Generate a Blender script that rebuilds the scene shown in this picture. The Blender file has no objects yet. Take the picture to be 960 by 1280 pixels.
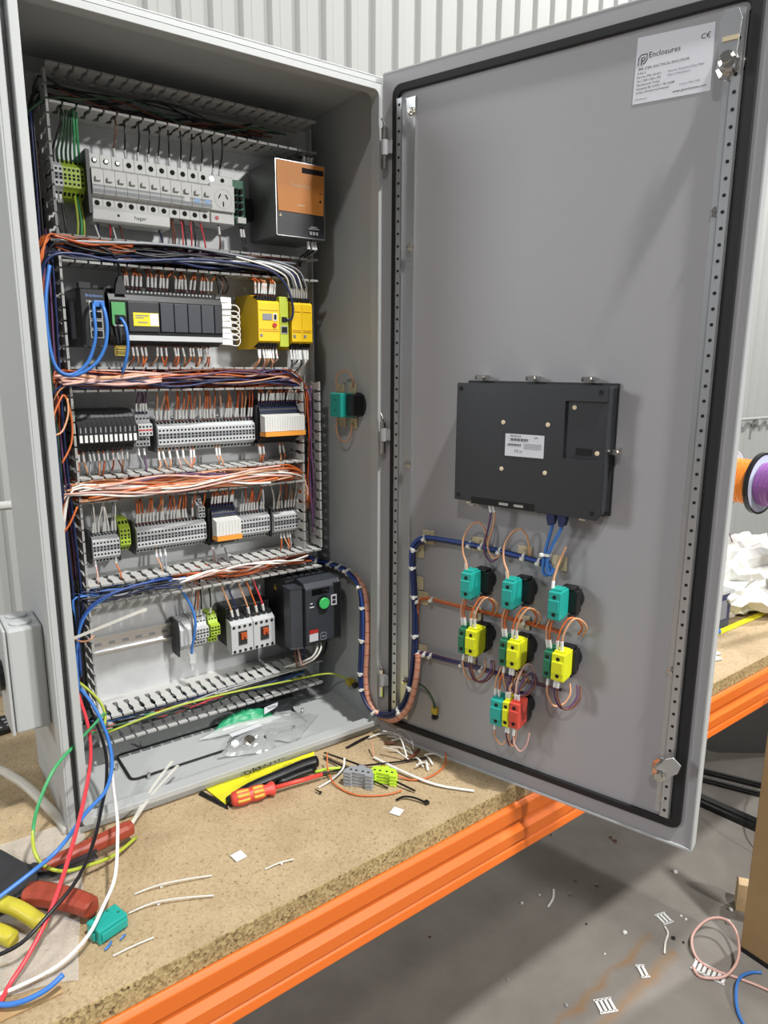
import bpy, math, random
from mathutils import Vector, Matrix
random.seed(7)
S = bpy.context.scene
COL = S.collection

# ---------------------------------------------------------------- camera
cam_d = bpy.data.cameras.new('camera'); cam = bpy.data.objects.new('camera', cam_d); COL.objects.link(cam)
cam_d.sensor_fit = 'VERTICAL'; cam_d.sensor_height = 36.0; cam_d.lens = 883.53 / 1280 * 36.0
cam_d.clip_start = .02; cam_d.clip_end = 60
PITCH, YAW, ROLL = .20668, .61813, .00547
fw = Vector((math.sin(YAW)*math.cos(PITCH), math.cos(YAW)*math.cos(PITCH), -math.sin(PITCH)))
rt = Vector((math.cos(YAW), -math.sin(YAW), 0)); up = rt.cross(fw)
r2 = math.cos(ROLL)*rt + math.sin(ROLL)*up; u2 = -math.sin(ROLL)*rt + math.cos(ROLL)*up
M = Matrix((r2, u2, -fw)).transposed().to_4x4(); M.translation = (-.16703, -1.06634, .72614)
cam.matrix_world = M
S.camera = cam

# ---------------------------------------------------------------- hall light and exposure
w = bpy.data.worlds.new('hall'); S.world = w; w.use_nodes = True
w.node_tree.nodes['Background'].inputs[0].default_value = (.93, .96, 1, 1)
w.node_tree.nodes['Background'].inputs[1].default_value = .14
def lamp(name, loc, target, power, size, color=(1, .985, .955)):
    d = bpy.data.lights.new(name, 'AREA'); d.shape = 'DISK'; d.size = size; d.energy = power; d.color = color
    o = bpy.data.objects.new(name, d); COL.objects.link(o); o.location = loc
    o.rotation_euler = (Vector(target)-Vector(loc)).to_track_quat('-Z', 'Y').to_euler()
    return o
# workshop lamps: two placed from shadow edges, the others added as unseen fill
lamp('key_or_fill_lamp', (.80, -2.6, 5.4), (.35, 0, .2), 365, .30)
lamp('key_or_fill_lamp', (2.9, -6.2, 3.5), (.3, 0, .7), 290, .55)
lamp('key_or_fill_lamp', (-3.6, -4.0, 5.4), (-2.6, -2.6, 0), 130, .45)  # added fill from the left, lifts the enclosure's outer side
lamp('key_or_fill_lamp', (5.8, -.8, 5.4), (5.8, 1.4, 0), 520, .45)  # added fill that brightens the far right of the back wall
lamp('added_side_fill', (-4.5, 1.3, 2.0), (0, .1, .6), 95, 1.1, (.94, .97, 1))  # added cool fill for the enclosure's left side, not a known window
vs = S.view_settings; vs.view_transform = 'Standard'; vs.look = 'None'; vs.gamma = 1; vs.exposure = 0.0; vs.use_curve_mapping = False

# ---------------------------------------------------------------- materials
def lin(c): return tuple((x/12.92 if x <= .04045 else ((x+.055)/1.055)**2.4) for x in c)
def rgb(h): return lin([int(h[i:i+2], 16)/255 for i in (0, 2, 4)])
MT = {}
def mat(name, h, rough=.5, metal=0, bump=0, bscale=300, var=0, vscale=40, h2=None, alpha=1, trans=0, coat=0):
    m = bpy.data.materials.new(name); m.use_nodes = True; n = m.node_tree.nodes; L = m.node_tree.links
    b = n['Principled BSDF']; c = rgb(h)
    b.inputs['Base Color'].default_value = (*c, 1); b.inputs['Roughness'].default_value = rough; b.inputs['Metallic'].default_value = metal
    if coat: b.inputs['Coat Weight'].default_value = coat
    if alpha < 1: b.inputs['Alpha'].default_value = alpha
    if trans: b.inputs['Transmission Weight'].default_value = trans
    if bump or var:
        tc = n.new('ShaderNodeTexCoord')
    if bump:
        t = n.new('ShaderNodeTexNoise'); t.inputs['Scale'].default_value = bscale; t.inputs['Detail'].default_value = 3
        L.new(tc.outputs['Object'], t.inputs['Vector'])
        bp = n.new('ShaderNodeBump'); bp.inputs['Strength'].default_value = bump; bp.inputs['Distance'].default_value = .002
        L.new(t.outputs['Fac'], bp.inputs['Height']); L.new(bp.outputs['Normal'], b.inputs['Normal'])
    if var:
        t2 = n.new('ShaderNodeTexNoise'); t2.inputs['Scale'].default_value = vscale; t2.inputs['Detail'].default_value = 6; t2.inputs['Roughness'].default_value = .65
        L.new(tc.outputs['Object'], t2.inputs['Vector'])
        r = n.new('ShaderNodeValToRGB'); r.color_ramp.elements[0].position = .5-.5*var; r.color_ramp.elements[1].position = .5+.5*var
        r.color_ramp.elements[0].color = (*(rgb(h2) if h2 else [x*.75 for x in c]), 1); r.color_ramp.elements[1].color = (*c, 1)
        L.new(t2.outputs['Fac'], r.inputs['Fac']); L.new(r.outputs['Color'], b.inputs['Base Color'])
    MT[name] = m
    return m
mat('enclosure_paint', 'b0b3b3', .42, bump=.12, bscale=900)
mat('enclosure_paint_dimmed', '9e9da0', .48, bump=.12, bscale=900)  # same paint as the enclosure, darkened for the dim light on the door
mat('gasket_rubber', '121214', .65)
mat('galvanised', 'ced0d1', .5, .2, bump=.05, bscale=60, var=.35, vscale=14, h2='bcbec0')
mat('psu_steel', '7c807f', .4, .5)
mat('zinc', 'c9cacb', .3, .85)
mat('chrome', 'd8d4cc', .16, 1)
mat('hole_dark', '0b0b0c', .8)
mat('duct_grey', 'bebebb', .5)
mat('terminal_grey', 'c2c5c7', .45)
mat('terminal_green', 'a6c23c', .45)
mat('relay_black', '1d1e20', .45)
mat('plastic_black', '17181a', .42)
mat('plastic_char', '2b2d31', .42)
mat('plastic_slate', '383c43', .42)
mat('plastic_white', 'd2d3d0', .4)
mat('marker_white', 'e2e3e2', .45)
mat('plastic_lightgrey', 'b5b8b9', .42)
mat('orange_panel', 'd98a3c', .5)
mat('relay_orange', 'e9993a', .45)
mat('safety_yellow', 'f0c61c', .45)
mat('lime', 'b5c23d', .45)
mat('pcb_green', '1f6b4c', .5)
mat('port_green', '4f9b5a', .5)
mat('teal', '1f9f94', .42)
mat('yellow_block', 'd8dc1e', .45)
mat('red_block', 'c8483a', .45)
mat('label_white', 'd6d7de', .5)
mat('ink', '222428', .6)
mat('ink_grey', '7b7e88', .6)
mat('ink_pale', 'e2cfae', .6)
mat('ink_blue', '6f94c4', .6)
mat('label_yellow', 'e5d222', .5)
mat('label_amber', 'b29a2e', .5)
mat('blue_handle', '7fa9d8', .4)
mat('button_green', '45c86a', .4)
mat('tie_white', 'd9d9d4', .4)
mat('tie_mount', 'cdbf9d', .5)
W_OR, W_PK, W_BL, W_NV, W_BK = 'wire_orange', 'wire_pink', 'wire_blue', 'wire_navy', 'wire_black'
mat(W_OR, 'c9672f', .4); mat('wire_peach', 'd09a74', .4); mat(W_PK, 'cfa69c', .4); mat(W_BL, '3d77c4', .38); mat(W_NV, '1d2a55', .4); mat(W_BK, '16161a', .38)
mat('wire_red', 'd8414a', .35); mat('wire_green', '3f9d62', .38); mat('wire_yg', 'a7b53a', .4); mat('wire_white', 'e6e4de', .35)
mat('wire_grey', '8d9197', .4); mat('wire_purple', '5d3d62', .4); mat('wire_brown', '6d4030', .4); mat('wire_darkgreen', '2c4a34', .45)
mat('wire_copper_orange', 'ab4c20', .42); mat('loom_blue', '2b4a92', .4); mat('spiral_wrap', 'cf9782', .35)
mat('concrete', '87837d', .75, bump=.15, bscale=60, var=.6, vscale=6, h2='706b65')
mat('wall_steel', '9a9c9a', .6)
mat('beam_orange', 'd96a1e', .5, bump=.04, bscale=30)
mat('wood_block', 'cdb28a', .7, var=.4, vscale=30)
mat('cardboard', 'b99a70', .8, var=.5, vscale=5, h2='a98a60')
mat('sack_white', 'e6e6e2', .6)
mat('yellow_bag', 'e8df2e', .38)
mat('black_film', '141416', .35)
mat('driver_red', 'd64a3e', .4); mat('driver_yellow', 'd9a23a', .45)
mat('handle_red', '963f2c', .45, bump=.1, bscale=200)
mat('tool_black', '2a2b2e', .5, bump=.1, bscale=150)
mat('handle_yellow', 'bfb438', .45, bump=.1, bscale=150)
mat('clear_film', 'eef0f0', .12, alpha=.17)
mat('clear_tube', 'e6e4da', .25, alpha=.55)
mat('bag_clear', 'dfe3e2', .2, alpha=.38)
mat('esd_silver', 'c6caca', .22, .15, alpha=.42)
mat('bubble_green', '2f9a6c', .4)
mat('spool_film', 'c4cfe0', .3)
mat('spool_orange', 'ec8c2c', .45, bump=.5, bscale=90); mat('spool_purple', '8e5aa0', .45, bump=.5, bscale=90)
mat('lime_bright', 'b9e03a', .4)
mat('pvc_grey', '8f9296', .5)
mat('lcd', '8d9098', .2); mat('glass_dark', '0c0d10', .1); mat('tip_red', 'b8322c', .4)
def custom_board():
    # particle board: pale chips with dark flecks
    m = bpy.data.materials.new('particle_board'); m.use_nodes = True; n = m.node_tree.nodes; L = m.node_tree.links; b = n['Principled BSDF']
    b.inputs['Roughness'].default_value = .7
    tc = n.new('ShaderNodeTexCoord'); v = n.new('ShaderNodeTexVoronoi'); v.inputs['Scale'].default_value = 330
    t = n.new('ShaderNodeTexNoise'); t.inputs['Scale'].default_value = 9; t.inputs['Detail'].default_value = 8
    L.new(tc.outputs['Object'], v.inputs['Vector']); L.new(tc.outputs['Object'], t.inputs['Vector'])
    r = n.new('ShaderNodeValToRGB'); e = r.color_ramp.elements
    e[0].position = 0; e[0].color = (*rgb('7e6a4a'), 1); e[1].position = 1; e[1].color = (*rgb('bba685'), 1)
    k = e.new(.12); k.color = (*rgb('a08a68'), 1); k = e.new(.3); k.color = (*rgb('ad9877'), 1)
    L.new(v.outputs['Color'], r.inputs['Fac'])
    r2_ = n.new('ShaderNodeValToRGB'); r2_.color_ramp.elements[0].position = .33; r2_.color_ramp.elements[0].color = (.84, .82, .79, 1)
    r2_.color_ramp.elements[1].position = .55; r2_.color_ramp.elements[1].color = (1, 1, 1, 1)
    L.new(t.outputs['Fac'], r2_.inputs['Fac'])
    mx = n.new('ShaderNodeMix'); mx.data_type = 'RGBA'; mx.blend_type = 'MULTIPLY'; mx.inputs[0].default_value = 1
    L.new(r.outputs['Color'], mx.inputs[6]); L.new(r2_.outputs['Color'], mx.inputs[7]); L.new(mx.outputs[2], b.inputs['Base Color'])
    bp = n.new('ShaderNodeBump'); bp.inputs['Strength'].default_value = .25; bp.inputs['Distance'].default_value = .002
    L.new(v.outputs['Distance'], bp.inputs['Height']); L.new(bp.outputs['Normal'], b.inputs['Normal']); MT['particle_board'] = m
    # sawn edge of the board: coarser and darker chips
    m2 = m.copy(); m2.name = 'particle_board_edge'; MT['particle_board_edge'] = m2
    for q in m2.node_tree.nodes:
        if q.type == 'TEX_VORONOI': q.inputs['Scale'].default_value = 260
        if q.type == 'VALTORGB' and len(q.color_ramp.elements) == 4:
            for el, h in zip(q.color_ramp.elements, ('2e2314', '85714c', 'ab9467', 'c4af80')): el.color = (*rgb(h), 1)
            q.color_ramp.elements[1].position = .2; q.color_ramp.elements[2].position = .55
custom_board()
def rust(m):
    # two rusty streaks left on the concrete, parallel to the bench, at their place on the floor
    n = m.node_tree.nodes; L = m.node_tree.links; b = n['Principled BSDF']; src = b.inputs['Base Color'].links[0].from_socket
    tc = n.new('ShaderNodeTexCoord'); sp = n.new('ShaderNodeSeparateXYZ'); L.new(tc.outputs['Object'], sp.inputs[0])
    nt = n.new('ShaderNodeTexNoise'); nt.inputs['Scale'].default_value = 14; nt.inputs['Detail'].default_value = 5; L.new(tc.outputs['Object'], nt.inputs['Vector'])
    def math_(op, a, c, d=None):
        q = n.new('ShaderNodeMath'); q.operation = op
        for i, v in enumerate((a, c, d)):
            if v is None: continue
            if isinstance(v, (int, float)): q.inputs[i].default_value = v
            else: L.new(v, q.inputs[i])
        return q.outputs[0]
    wob = math_('MULTIPLY_ADD', nt.outputs['Fac'], .05, -.025)
    tot = None
    for y0, wd in ((-.118, .016), (-.190, .024)):
        d = math_('ABSOLUTE', math_('ADD', math_('ADD', math_('MULTIPLY_ADD', sp.outputs[0], -.08, .112), sp.outputs[1]), math_('ADD', wob, -y0)), 0)
        v = math_('SUBTRACT', 1, math_('DIVIDE', d, wd)); v = math_('MAXIMUM', v, 0)
        tot = v if tot is None else math_('ADD', tot, v)
    rng = math_('MULTIPLY', math_('GREATER_THAN', sp.outputs[0], .98), math_('LESS_THAN', sp.outputs[0], 1.45))
    f = math_('MULTIPLY', math_('MULTIPLY', math_('MINIMUM', tot, 1), rng), math_('MULTIPLY', nt.outputs['Fac'], 1.1))
    mx = n.new('ShaderNodeMix'); mx.data_type = 'RGBA'; L.new(f, mx.inputs[0]); L.new(src, mx.inputs[6]); mx.inputs[7].default_value = (*rgb('8a6538'), 1); L.new(mx.outputs[2], b.inputs['Base Color'])
rust(MT['concrete'])

# ---------------------------------------------------------------- mesh helpers
def catmull(P, sub=4):
    P = [Vector(p) for p in P]
    if len(P) < 3: return P
    out = []; n = len(P)
    for i in range(n-1):
        a, b, c, d = P[max(i-1, 0)], P[i], P[i+1], P[min(i+2, n-1)]
        for k in range(sub):
            t = k/sub
            out.append(.5*((2*b)+(c-a)*t+(2*a-5*b+4*c-d)*t*t+(3*b-a-3*c+d)*t**3))
    out.append(P[-1]); return out
class MB:
    def __init__(s): s.v = []; s.f = []; s.m = []
    def add(s, V, F, mi=0):
        k = len(s.v); s.v += [tuple(v) for v in V]; s.f += [tuple(i+k for i in f) for f in F]; s.m += [mi]*len(F); return s
    def box(s, x0, x1, y0, y1, z0, z1, mi=0):
        V = [(x, y, z) for x in (x0, x1) for y in (y0, y1) for z in (z0, z1)]
        return s.add(V, [(0, 1, 3, 2), (4, 6, 7, 5), (0, 4, 5, 1), (2, 3, 7, 6), (0, 2, 6, 4), (1, 5, 7, 3)], mi)
    def prism(s, poly, ax, a, b, mi=0):
        # poly: points in the two remaining axes (in xyz order), extruded along ax from a to b
        n = len(poly)
        def P(q, t): r = list(q); r.insert(ax, t); return tuple(r)
        V = [P(q, a) for q in poly]+[P(q, b) for q in poly]
        return s.add(V, [tuple(range(n)), tuple(range(2*n-1, n-1, -1))]+[(i, (i+1) % n, n+(i+1) % n, n+i) for i in range(n)], mi)
    def tube(s, P, r, n=6, mi=0, sub=4, cap=True, r1=None):
        P = catmull(P, sub) if sub > 1 else [Vector(p) for p in P]
        if len(P) < 2: return s
        T = [(P[min(i+1, len(P)-1)]-P[max(i-1, 0)]) for i in range(len(P))]
        T = [t.normalized() if t.length > 1e-9 else Vector((0, 0, 1)) for t in T]
        a = Vector((0, 0, 1)) if abs(T[0].z) < .9 else Vector((1, 0, 0)); N = (a-T[0]*a.dot(T[0])).normalized()
        V = []
        for i, p in enumerate(P):
            N = N-T[i]*N.dot(T[i])
            N = N.normalized() if N.length > 1e-6 else T[i].orthogonal().normalized()
            B = T[i].cross(N); rr = r if r1 is None else r+(r1-r)*i/(len(P)-1)
            V += [p+N*(math.cos(2*math.pi*k/n)*rr)+B*(math.sin(2*math.pi*k/n)*rr) for k in range(n)]
        F = [(i*n+k, i*n+(k+1) % n, (i+1)*n+(k+1) % n, (i+1)*n+k) for i in range(len(P)-1) for k in range(n)]
        if cap: F += [tuple(range(n-1, -1, -1)), tuple((len(P)-1)*n+k for k in range(n))]
        return s.add(V, F, mi)
    def cyl(s, p0, p1, r, n=12, mi=0, r1=None): return s.tube([p0, p1], r, n, mi, 1, True, r1)
    def lathe(s, prof, p0, ax, n=16, mi=0):
        ax = Vector(ax).normalized(); N = ax.orthogonal().normalized(); B = ax.cross(N); p0 = Vector(p0)
        V = [p0+ax*t+N*(math.cos(2*math.pi*k/n)*r)+B*(math.sin(2*math.pi*k/n)*r) for r, t in prof for k in range(n)]
        F = [(i*n+k, i*n+(k+1) % n, (i+1)*n+(k+1) % n, (i+1)*n+k) for i in range(len(prof)-1) for k in range(n)]
        F += [tuple(range(n-1, -1, -1)), tuple((len(prof)-1)*n+k for k in range(n))]
        return s.add(V, F, mi)
    def mesh(s, name, mats, off=(0, 0, 0), smooth=False):
        me = bpy.data.meshes.new(name); o = Vector(off)
        me.from_pydata([tuple(Vector(v)-o) for v in s.v], [], s.f)
        for m in ([mats] if isinstance(mats, str) else mats): me.materials.append(MT[m])
        me.polygons.foreach_set('material_index', s.m)
        if smooth: me.polygons.foreach_set('use_smooth', [True]*len(s.f))
        me.update(); return me
    def base(s):
        c = [[v[i] for v in s.v] for i in range(3)]
        return Vector(((min(c[0])+max(c[0]))/2, (min(c[1])+max(c[1]))/2, min(c[2])))
class Frame:
    def __init__(s, loc=(0, 0, 0), rz=0): s.loc = Vector(loc); s.rz = rz; s.R = Matrix.Rotation(rz, 3, 'Z')
    def __call__(s, p): return s.loc+s.R @ Vector(p)
WORLD = Frame()
ORG = {}
def props(o, label=None, cat=None, group=None, kind=None):
    if label: o['label'] = label
    if cat: o['category'] = cat
    if group: o['group'] = group
    if kind: o['kind'] = kind
    return o
def thing(name, label, cat, org, frame=WORLD, group=None):
    o = bpy.data.objects.new(name, None); COL.objects.link(o); o.empty_display_size = .02
    o.location = frame(org); o.rotation_euler = (0, 0, frame.rz); ORG[o.name] = Vector(org)
    return props(o, label, cat, group)
def bev(o, wd, seg=2):
    if wd: m = o.modifiers.new('edge', 'BEVEL'); m.width = wd; m.segments = seg; m.limit_method = 'ANGLE'; m.angle_limit = math.radians(40)
    return o
def part(name, mb, mats, parent, bevel=0, smooth=False, label=None):
    o = bpy.data.objects.new(name, mb.mesh(name, mats, ORG[parent.name], smooth)); COL.objects.link(o); o.parent = parent; ORG[o.name] = ORG[parent.name]
    if label: o['label'] = label
    return bev(o, bevel)
def put(name, me, parent, loc, rot=None):
    o = bpy.data.objects.new(name, me); COL.objects.link(o); o.parent = parent; o.location = Vector(loc)-ORG[parent.name]; ORG[o.name] = Vector(loc)
    if rot: o.rotation_euler = rot
    return o
def solo(name, mb, mats, label=None, cat=None, group=None, kind=None, frame=WORLD, bevel=0, smooth=False, org=None):
    g = mb.base() if org is None else Vector(org)
    o = bpy.data.objects.new(name, mb.mesh(name, mats, g, smooth)); COL.objects.link(o); o.location = frame(g); o.rotation_euler = (0, 0, frame.rz); ORG[o.name] = g
    return bev(props(o, label, cat, group, kind), bevel)
def text_mesh(body, size, align='LEFT', extrude=0):
    c = bpy.data.curves.new('t', 'FONT'); c.body = body; c.size = size; c.align_x = align; c.resolution_u = 2
    o = bpy.data.objects.new('t', c); me = bpy.data.meshes.new_from_object(o); bpy.data.objects.remove(o); bpy.data.curves.remove(c); return me
def text(name, body, size, parent, loc, m, align='LEFT', rx=math.pi/2, rz=0, squash=1):
    # lettering printed flat on a face that looks towards -y of its frame
    me = text_mesh(body, size, align); me.materials.clear(); me.materials.append(MT[m])
    o = put(name, me, parent, loc, (rx, 0, rz)); o.scale = (squash, 1, 1); return o
def rrect(x0, x1, z0, z1, r, n=4):
    out = []
    for cx, cz, a in ((x1-r, z1-r, 0), (x0+r, z1-r, 90), (x0+r, z0+r, 180), (x1-r, z0+r, 270)):
        for k in range(n+1): t = math.radians(a+90*k/n); out.append((cx+r*math.cos(t), cz+r*math.sin(t)))
    return out
def ring(mb, outer, inner, y0, y1, mi=0):
    n = len(outer); V = [(p[0], y, p[1]) for y in (y0, y1) for L in (outer, inner) for p in L]
    F = []
    for i in range(n):
        j = (i+1) % n
        F += [(i, j, n+j, n+i), (2*n+i, 3*n+i, 3*n+j, 2*n+j), (i, 2*n+i, 2*n+j, j), (n+i, n+j, 3*n+j, 3*n+i)]
    return mb.add(V, F, mi)

# ================================================================ the setting
FZ = -.85; YW = 2.0
solo('floor', MB().box(-6, 12, -9, YW, FZ-.05, FZ), 'concrete', kind='structure', org=(0, 0, 0))
def wall():
    m = MB(); pts = []; x = -3.0; p = .134; x = -3.0+((.6-.03) % p)
    while x < 11.5:
        pts += [(x, YW), (x+.062, YW), (x+.078, YW-.020), (x+.112, YW-.020), (x+.128, YW)]; x += p
    V = [(a, b, z) for a, b in pts for z in (FZ, 5.5)]; n = len(pts)
    m.add(V, [(2*i, 2*i+2, 2*i+3, 2*i+1) for i in range(n-1)])
    return solo('wall_back', m, 'wall_steel', kind='structure')
wall()
m = MB(); m.cyl((3.8, YW-.05, .30), (8.2, YW-.05, .30), .012, 8)
for x in (4.6, 5.78, 6.9): m.box(x-.02, x+.02, YW-.07, YW-.02, .25, .29)
solo('trim_1', m, 'wall_steel', kind='structure')
m = MB(); m.cyl((.19, .95, FZ), (.19, .95, .62), .021, 14); m.cyl((-.4, 1.0, .355), (.3, 1.0, .355), .012, 8)
solo('trim_2', m, 'plastic_white', kind='structure', smooth=True)

# ---------------------------------------------------------------- bench
BF = Frame((.0781, -.3086, 0), math.radians(2.11))
BD = .95
bench = thing('workbench', 'long workbench with particle board top on an orange steel beam', 'workbench', (0, 0, FZ), BF)
for a_, b_, c_ in ((-1.6, 1.1, BD), (1.1, 3.6, .56)): m = MB(); m.box(a_, b_, 0, c_, -.033, -.001); part('bench_top', m, 'particle_board', bench)
m = MB(); m.box(-1.6, 3.6, -.0015, .0005, -.033, -.0015); part('board_edge', m, 'particle_board_edge', bench)
prof = [(-.004, -.034), (-.010, -.040), (-.010, -.064), (-.006, -.070), (-.006, -.076), (-.014, -.086), (-.014, -.106), (-.010, -.109), (-.014, -.112), (-.016, -.126), (-.012, -.130), (.04, -.130), (.04, -.034)]
m = MB(); m.prism(prof, 0, -1.6, 3.6); part('beam', m, 'beam_orange', bench, bevel=.0015)
m = MB(); m.prism([(BD-a, b) for a, b in prof], 0, -1.6, 1.1); part('beam', m, 'beam_orange', bench)
for x in (-1.5, 3.5):
    for y in (.03, BD-.03 if x < 0 else .52): m = MB(); m.box(x-.04, x+.04, y-.03, y+.03, FZ, -.034); part('leg', m, 'beam_orange', bench)

# ================================================================ enclosure
W, H, D, PL = .6, 1.2, .266, .247       # PL: face of the mounting plate
gl, gr, gt = .0195, .0145, .0165; kl, kr, kt = .0115, .0090, .0100
enc = thing('electrical_enclosure', 'tall light grey steel electrical enclosure standing open on the workbench', 'enclosure', (0, 0, 0))
t = .003; m = MB(); RY = .012
m.box(0, t, RY, D, 0, H); m.box(W-t, W, RY, D, 0, H); m.box(t, W-t, RY, D, H-t, H); m.box(t, W-t, RY, D, 0, t); m.box(t, W-t, D-t, D, t, H-t)
def fr4(mb, a, b, y0, y1):
    # frame of four strips between insets a and b (left, right, top/bottom)
    (al, ar, at), (bl, br, bt) = a, b
    mb.box(al, bl, y0, y1, at, H-at); mb.box(W-br, W-ar, y0, y1, at, H-at); mb.box(bl, W-br, y0, y1, H-bt, H-at); mb.box(bl, W-br, y0, y1, at, bt)
rim = (gl-.007, gr-.004, gt-.005)
fr4(m, (t, t, t), rim, RY, RY+.003)
fr4(m, rim, (gl, gr, gt), .030, .032)
fr4(m, (rim[0]-.002, rim[1]-.002, rim[2]-.002), rim, RY, .032)
part('body', m, 'enclosure_paint', enc, bevel=.0012)
m = MB(); a = (gl, gr, gt); b = (gl+kl, gr+kr, gt+kt)
lo = rrect(gl, W-gr, gt, H-gt, .006); li = rrect(gl+kl, W-gr-kr, gt+kt, H-gt-kt, .010)
ring(m, lo, li, 0, .004)
ring(m, rrect(gl, W-gr, gt, H-gt, .006), rrect(gl+.002, W-gr-.002, gt+.002, H-gt-.002, .005), .002, .032)
ring(m, rrect(gl+kl-.002, W-gr-kr+.002, gt+kt-.002, H-gt-kt+.002, .012), li, .002, .024)
part('sealing_lip', m, 'enclosure_paint', enc, bevel=.0012)
m = MB(); m.box(.026, .574, PL, PL+.002, .035, 1.168)
part('mounting_plate', m, 'galvanised', enc)
m = MB(); m.box(.574, .576, PL-.018, PL+.002, .035, 1.168); part('plate_fold', m, 'galvanised', enc)
for x in (.06, .54):
    for z in (.06, 1.14): m = MB(); m.cyl((x, PL-.006, z), (x, D-t, z), .006, 8); part('plate_bolt', m, 'zinc', enc)
# gland plate in the cabinet floor
gp = part('gland_plate', MB().box(.125, .475, .106, .197, t, t+.0025), 'enclosure_paint', enc, bevel=.002)
m = MB(); pth = [(x, y, t+.003) for x, y in rrect(.122, .478, .103, .200, .012)]; m.tube(pth+pth[:1], .0022, 6, 0, 1); part('gland_gasket', m, 'gasket_rubber', enc)
for x, y in ((.111, .155), (.150, .094), (.30, .094), (.44, .094), (.17, .208), (.35, .208), (.489, .15)): m = MB(); m.cyl((x, y, t), (x, y, t+.012), .003, 8, 0); part('stud', m, 'zinc', enc)
# small fixing screws on the right jamb beside each hinge
HZ = ((1.048, 1.112), (.566, .622), (.086, .142))
for a_, b_ in HZ:
    for z in (a_+.006, b_+.002):
        m = MB(); m.lathe([(.006, 0), (.006, .002), (.0035, .002), (.0035, .008)], (W-t, .036, z), (-1, 0, 0), 8); part('jamb_screw', m, 'chrome', enc)

# ---------------------------------------------------------------- door
TH = 1.88915; DF = Frame((.58275, .00315, 0), math.atan2(-math.sin(TH), -math.cos(TH)))
# door frame: x runs from hinge to free edge, -y looks at the inside face
DW = .598
door = bpy.data.objects.new('door', None); COL.objects.link(door); door.parent = enc; door.location = DF.loc; door.rotation_euler = (0, 0, DF.rz); ORG[door.name] = Vector((0, 0, 0))
door['label'] = 'grey enclosure door swung open on its hinges'
def dpart(name, mb, mats, **k): return part(name, mb, mats, door, **k)
m = MB(); m.box(.004, DW-.002, 0, .0022, .002, H-.002); dpart('inner_skin', m, 'enclosure_paint_dimmed')
m = MB(); m.box(.004, .0062, .0022, .02, 0, H); m.box(DW-.0025, DW+.001, -.0035, .0215, 0, H); m.box(.004, DW, -.0005, .0215, H-.003, H+.0005); m.box(.004, DW, -.0035, .0215, -.0015, .003)
m.box(.004, DW, .0195, .0215, 0, H); dpart('outer_skin', m, 'enclosure_paint', bevel=.001)
m = MB(); ring(m, rrect(.027, .580, .029, 1.176, .016), rrect(.039, .564, .041, 1.163, .010), -.006, 0)
dpart('gasket', m, 'gasket_rubber', bevel=.002)
def drail(name, s0, s1, h0, h1, z0, z1, off):
    m = MB(); m.box(s0, s1, -.003, 0, z0, z1); m.box(h0, h1, -off, -off+.002, z0, z1)
    m.box(h0, h0+.0015, -off, 0, z0, z1); m.box(h1-.0015, h1, -off, 0, z0, z1)
    z = z0+.012
    while z < z1-.005: m.cyl(((h0+h1)/2, -off-.0004, z), ((h0+h1)/2, -off+.001, z), .0024, 8, 1); z += .02
    return dpart(name, m, ['zinc', 'hole_dark'])
lr = drail('stiffening_rail', .046, .072, .039, .050, .05, 1.152, .010)
rr = drail('stiffening_rail', .540, .552, .549, .563, .047, 1.152, .012)
def nut(s, z, off, r=.006):
    m = MB(); m.lathe([(r*1.25, 0), (r*1.25, .0015), (r, .0016), (r, .006), (r*.55, .0062), (r*.55, .010)], (s, -off, z), (0, -1, 0), 6); return m
for s_, z in ((.066, 1.129), (.066, .919), (.066, .55), (.066, .13), (.546, .921), (.546, .282), (.552, .075)): dpart('rail_nut', nut(s_, z, .003), 'chrome')
def camlock(z, ang, lng):
    m = MB(); m.lathe([(.017, 0), (.017, .004), (.0125, .005), (.0125, .018), (.010, .019), (.010, .027), (.006, .028), (.006, .033)], (.548, -.004, z), (0, -1, 0), 10)
    o = dpart('cam_lock', m, 'chrome', smooth=False)
    m = MB(); c, s_ = math.cos(ang), math.sin(ang)
    pl = [(-.009, -.008), (.015, -.010), (lng-.012, -.012), (lng, -.007), (lng, .007), (lng-.012, .011), (.015, .010), (-.009, .008)]
    m.prism([(.548+x*c-y*s_, z+x*s_+y*c) for x, y in pl], 1, -.029, -.0255)
    q = part('cam', m, 'zinc', o, bevel=.0008)
camlock(1.092, math.pi/2, .055); camlock(.124, math.radians(52), .036)
m = MB(); m.box(.541, .559, -.031, -.0295, 1.112, 1.117); dpart('cam_band', m, 'tie_mount')
m = MB(); m.box(.541, .549, -.0035, -.003, .1, 1.08); dpart('rail_edge', m, 'zinc')
# hinges
HS = .015
for z0, z1 in HZ:
    m = MB(); m.cyl((HS, -.010, z0), (HS, -.010, z0+.021), .0055, 10); m.cyl((HS, -.010, z0+.022), (HS, -.010, z0+.046), .006, 10, 1); m.cyl((HS, -.010, z0+.047), (HS, -.010, z1), .0055, 10)
    m.tube([(HS, -.010, z1), (HS, -.010, z1+.006), (HS-.007, -.009, z1+.016)], .0018, 6, 0, 2)
    m.box(HS, HS+.014, -.009, -.002, z0+.024, z0+.044, 1)
    dpart('hinge', m, ['chrome', 'enclosure_paint_dimmed'])
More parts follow.
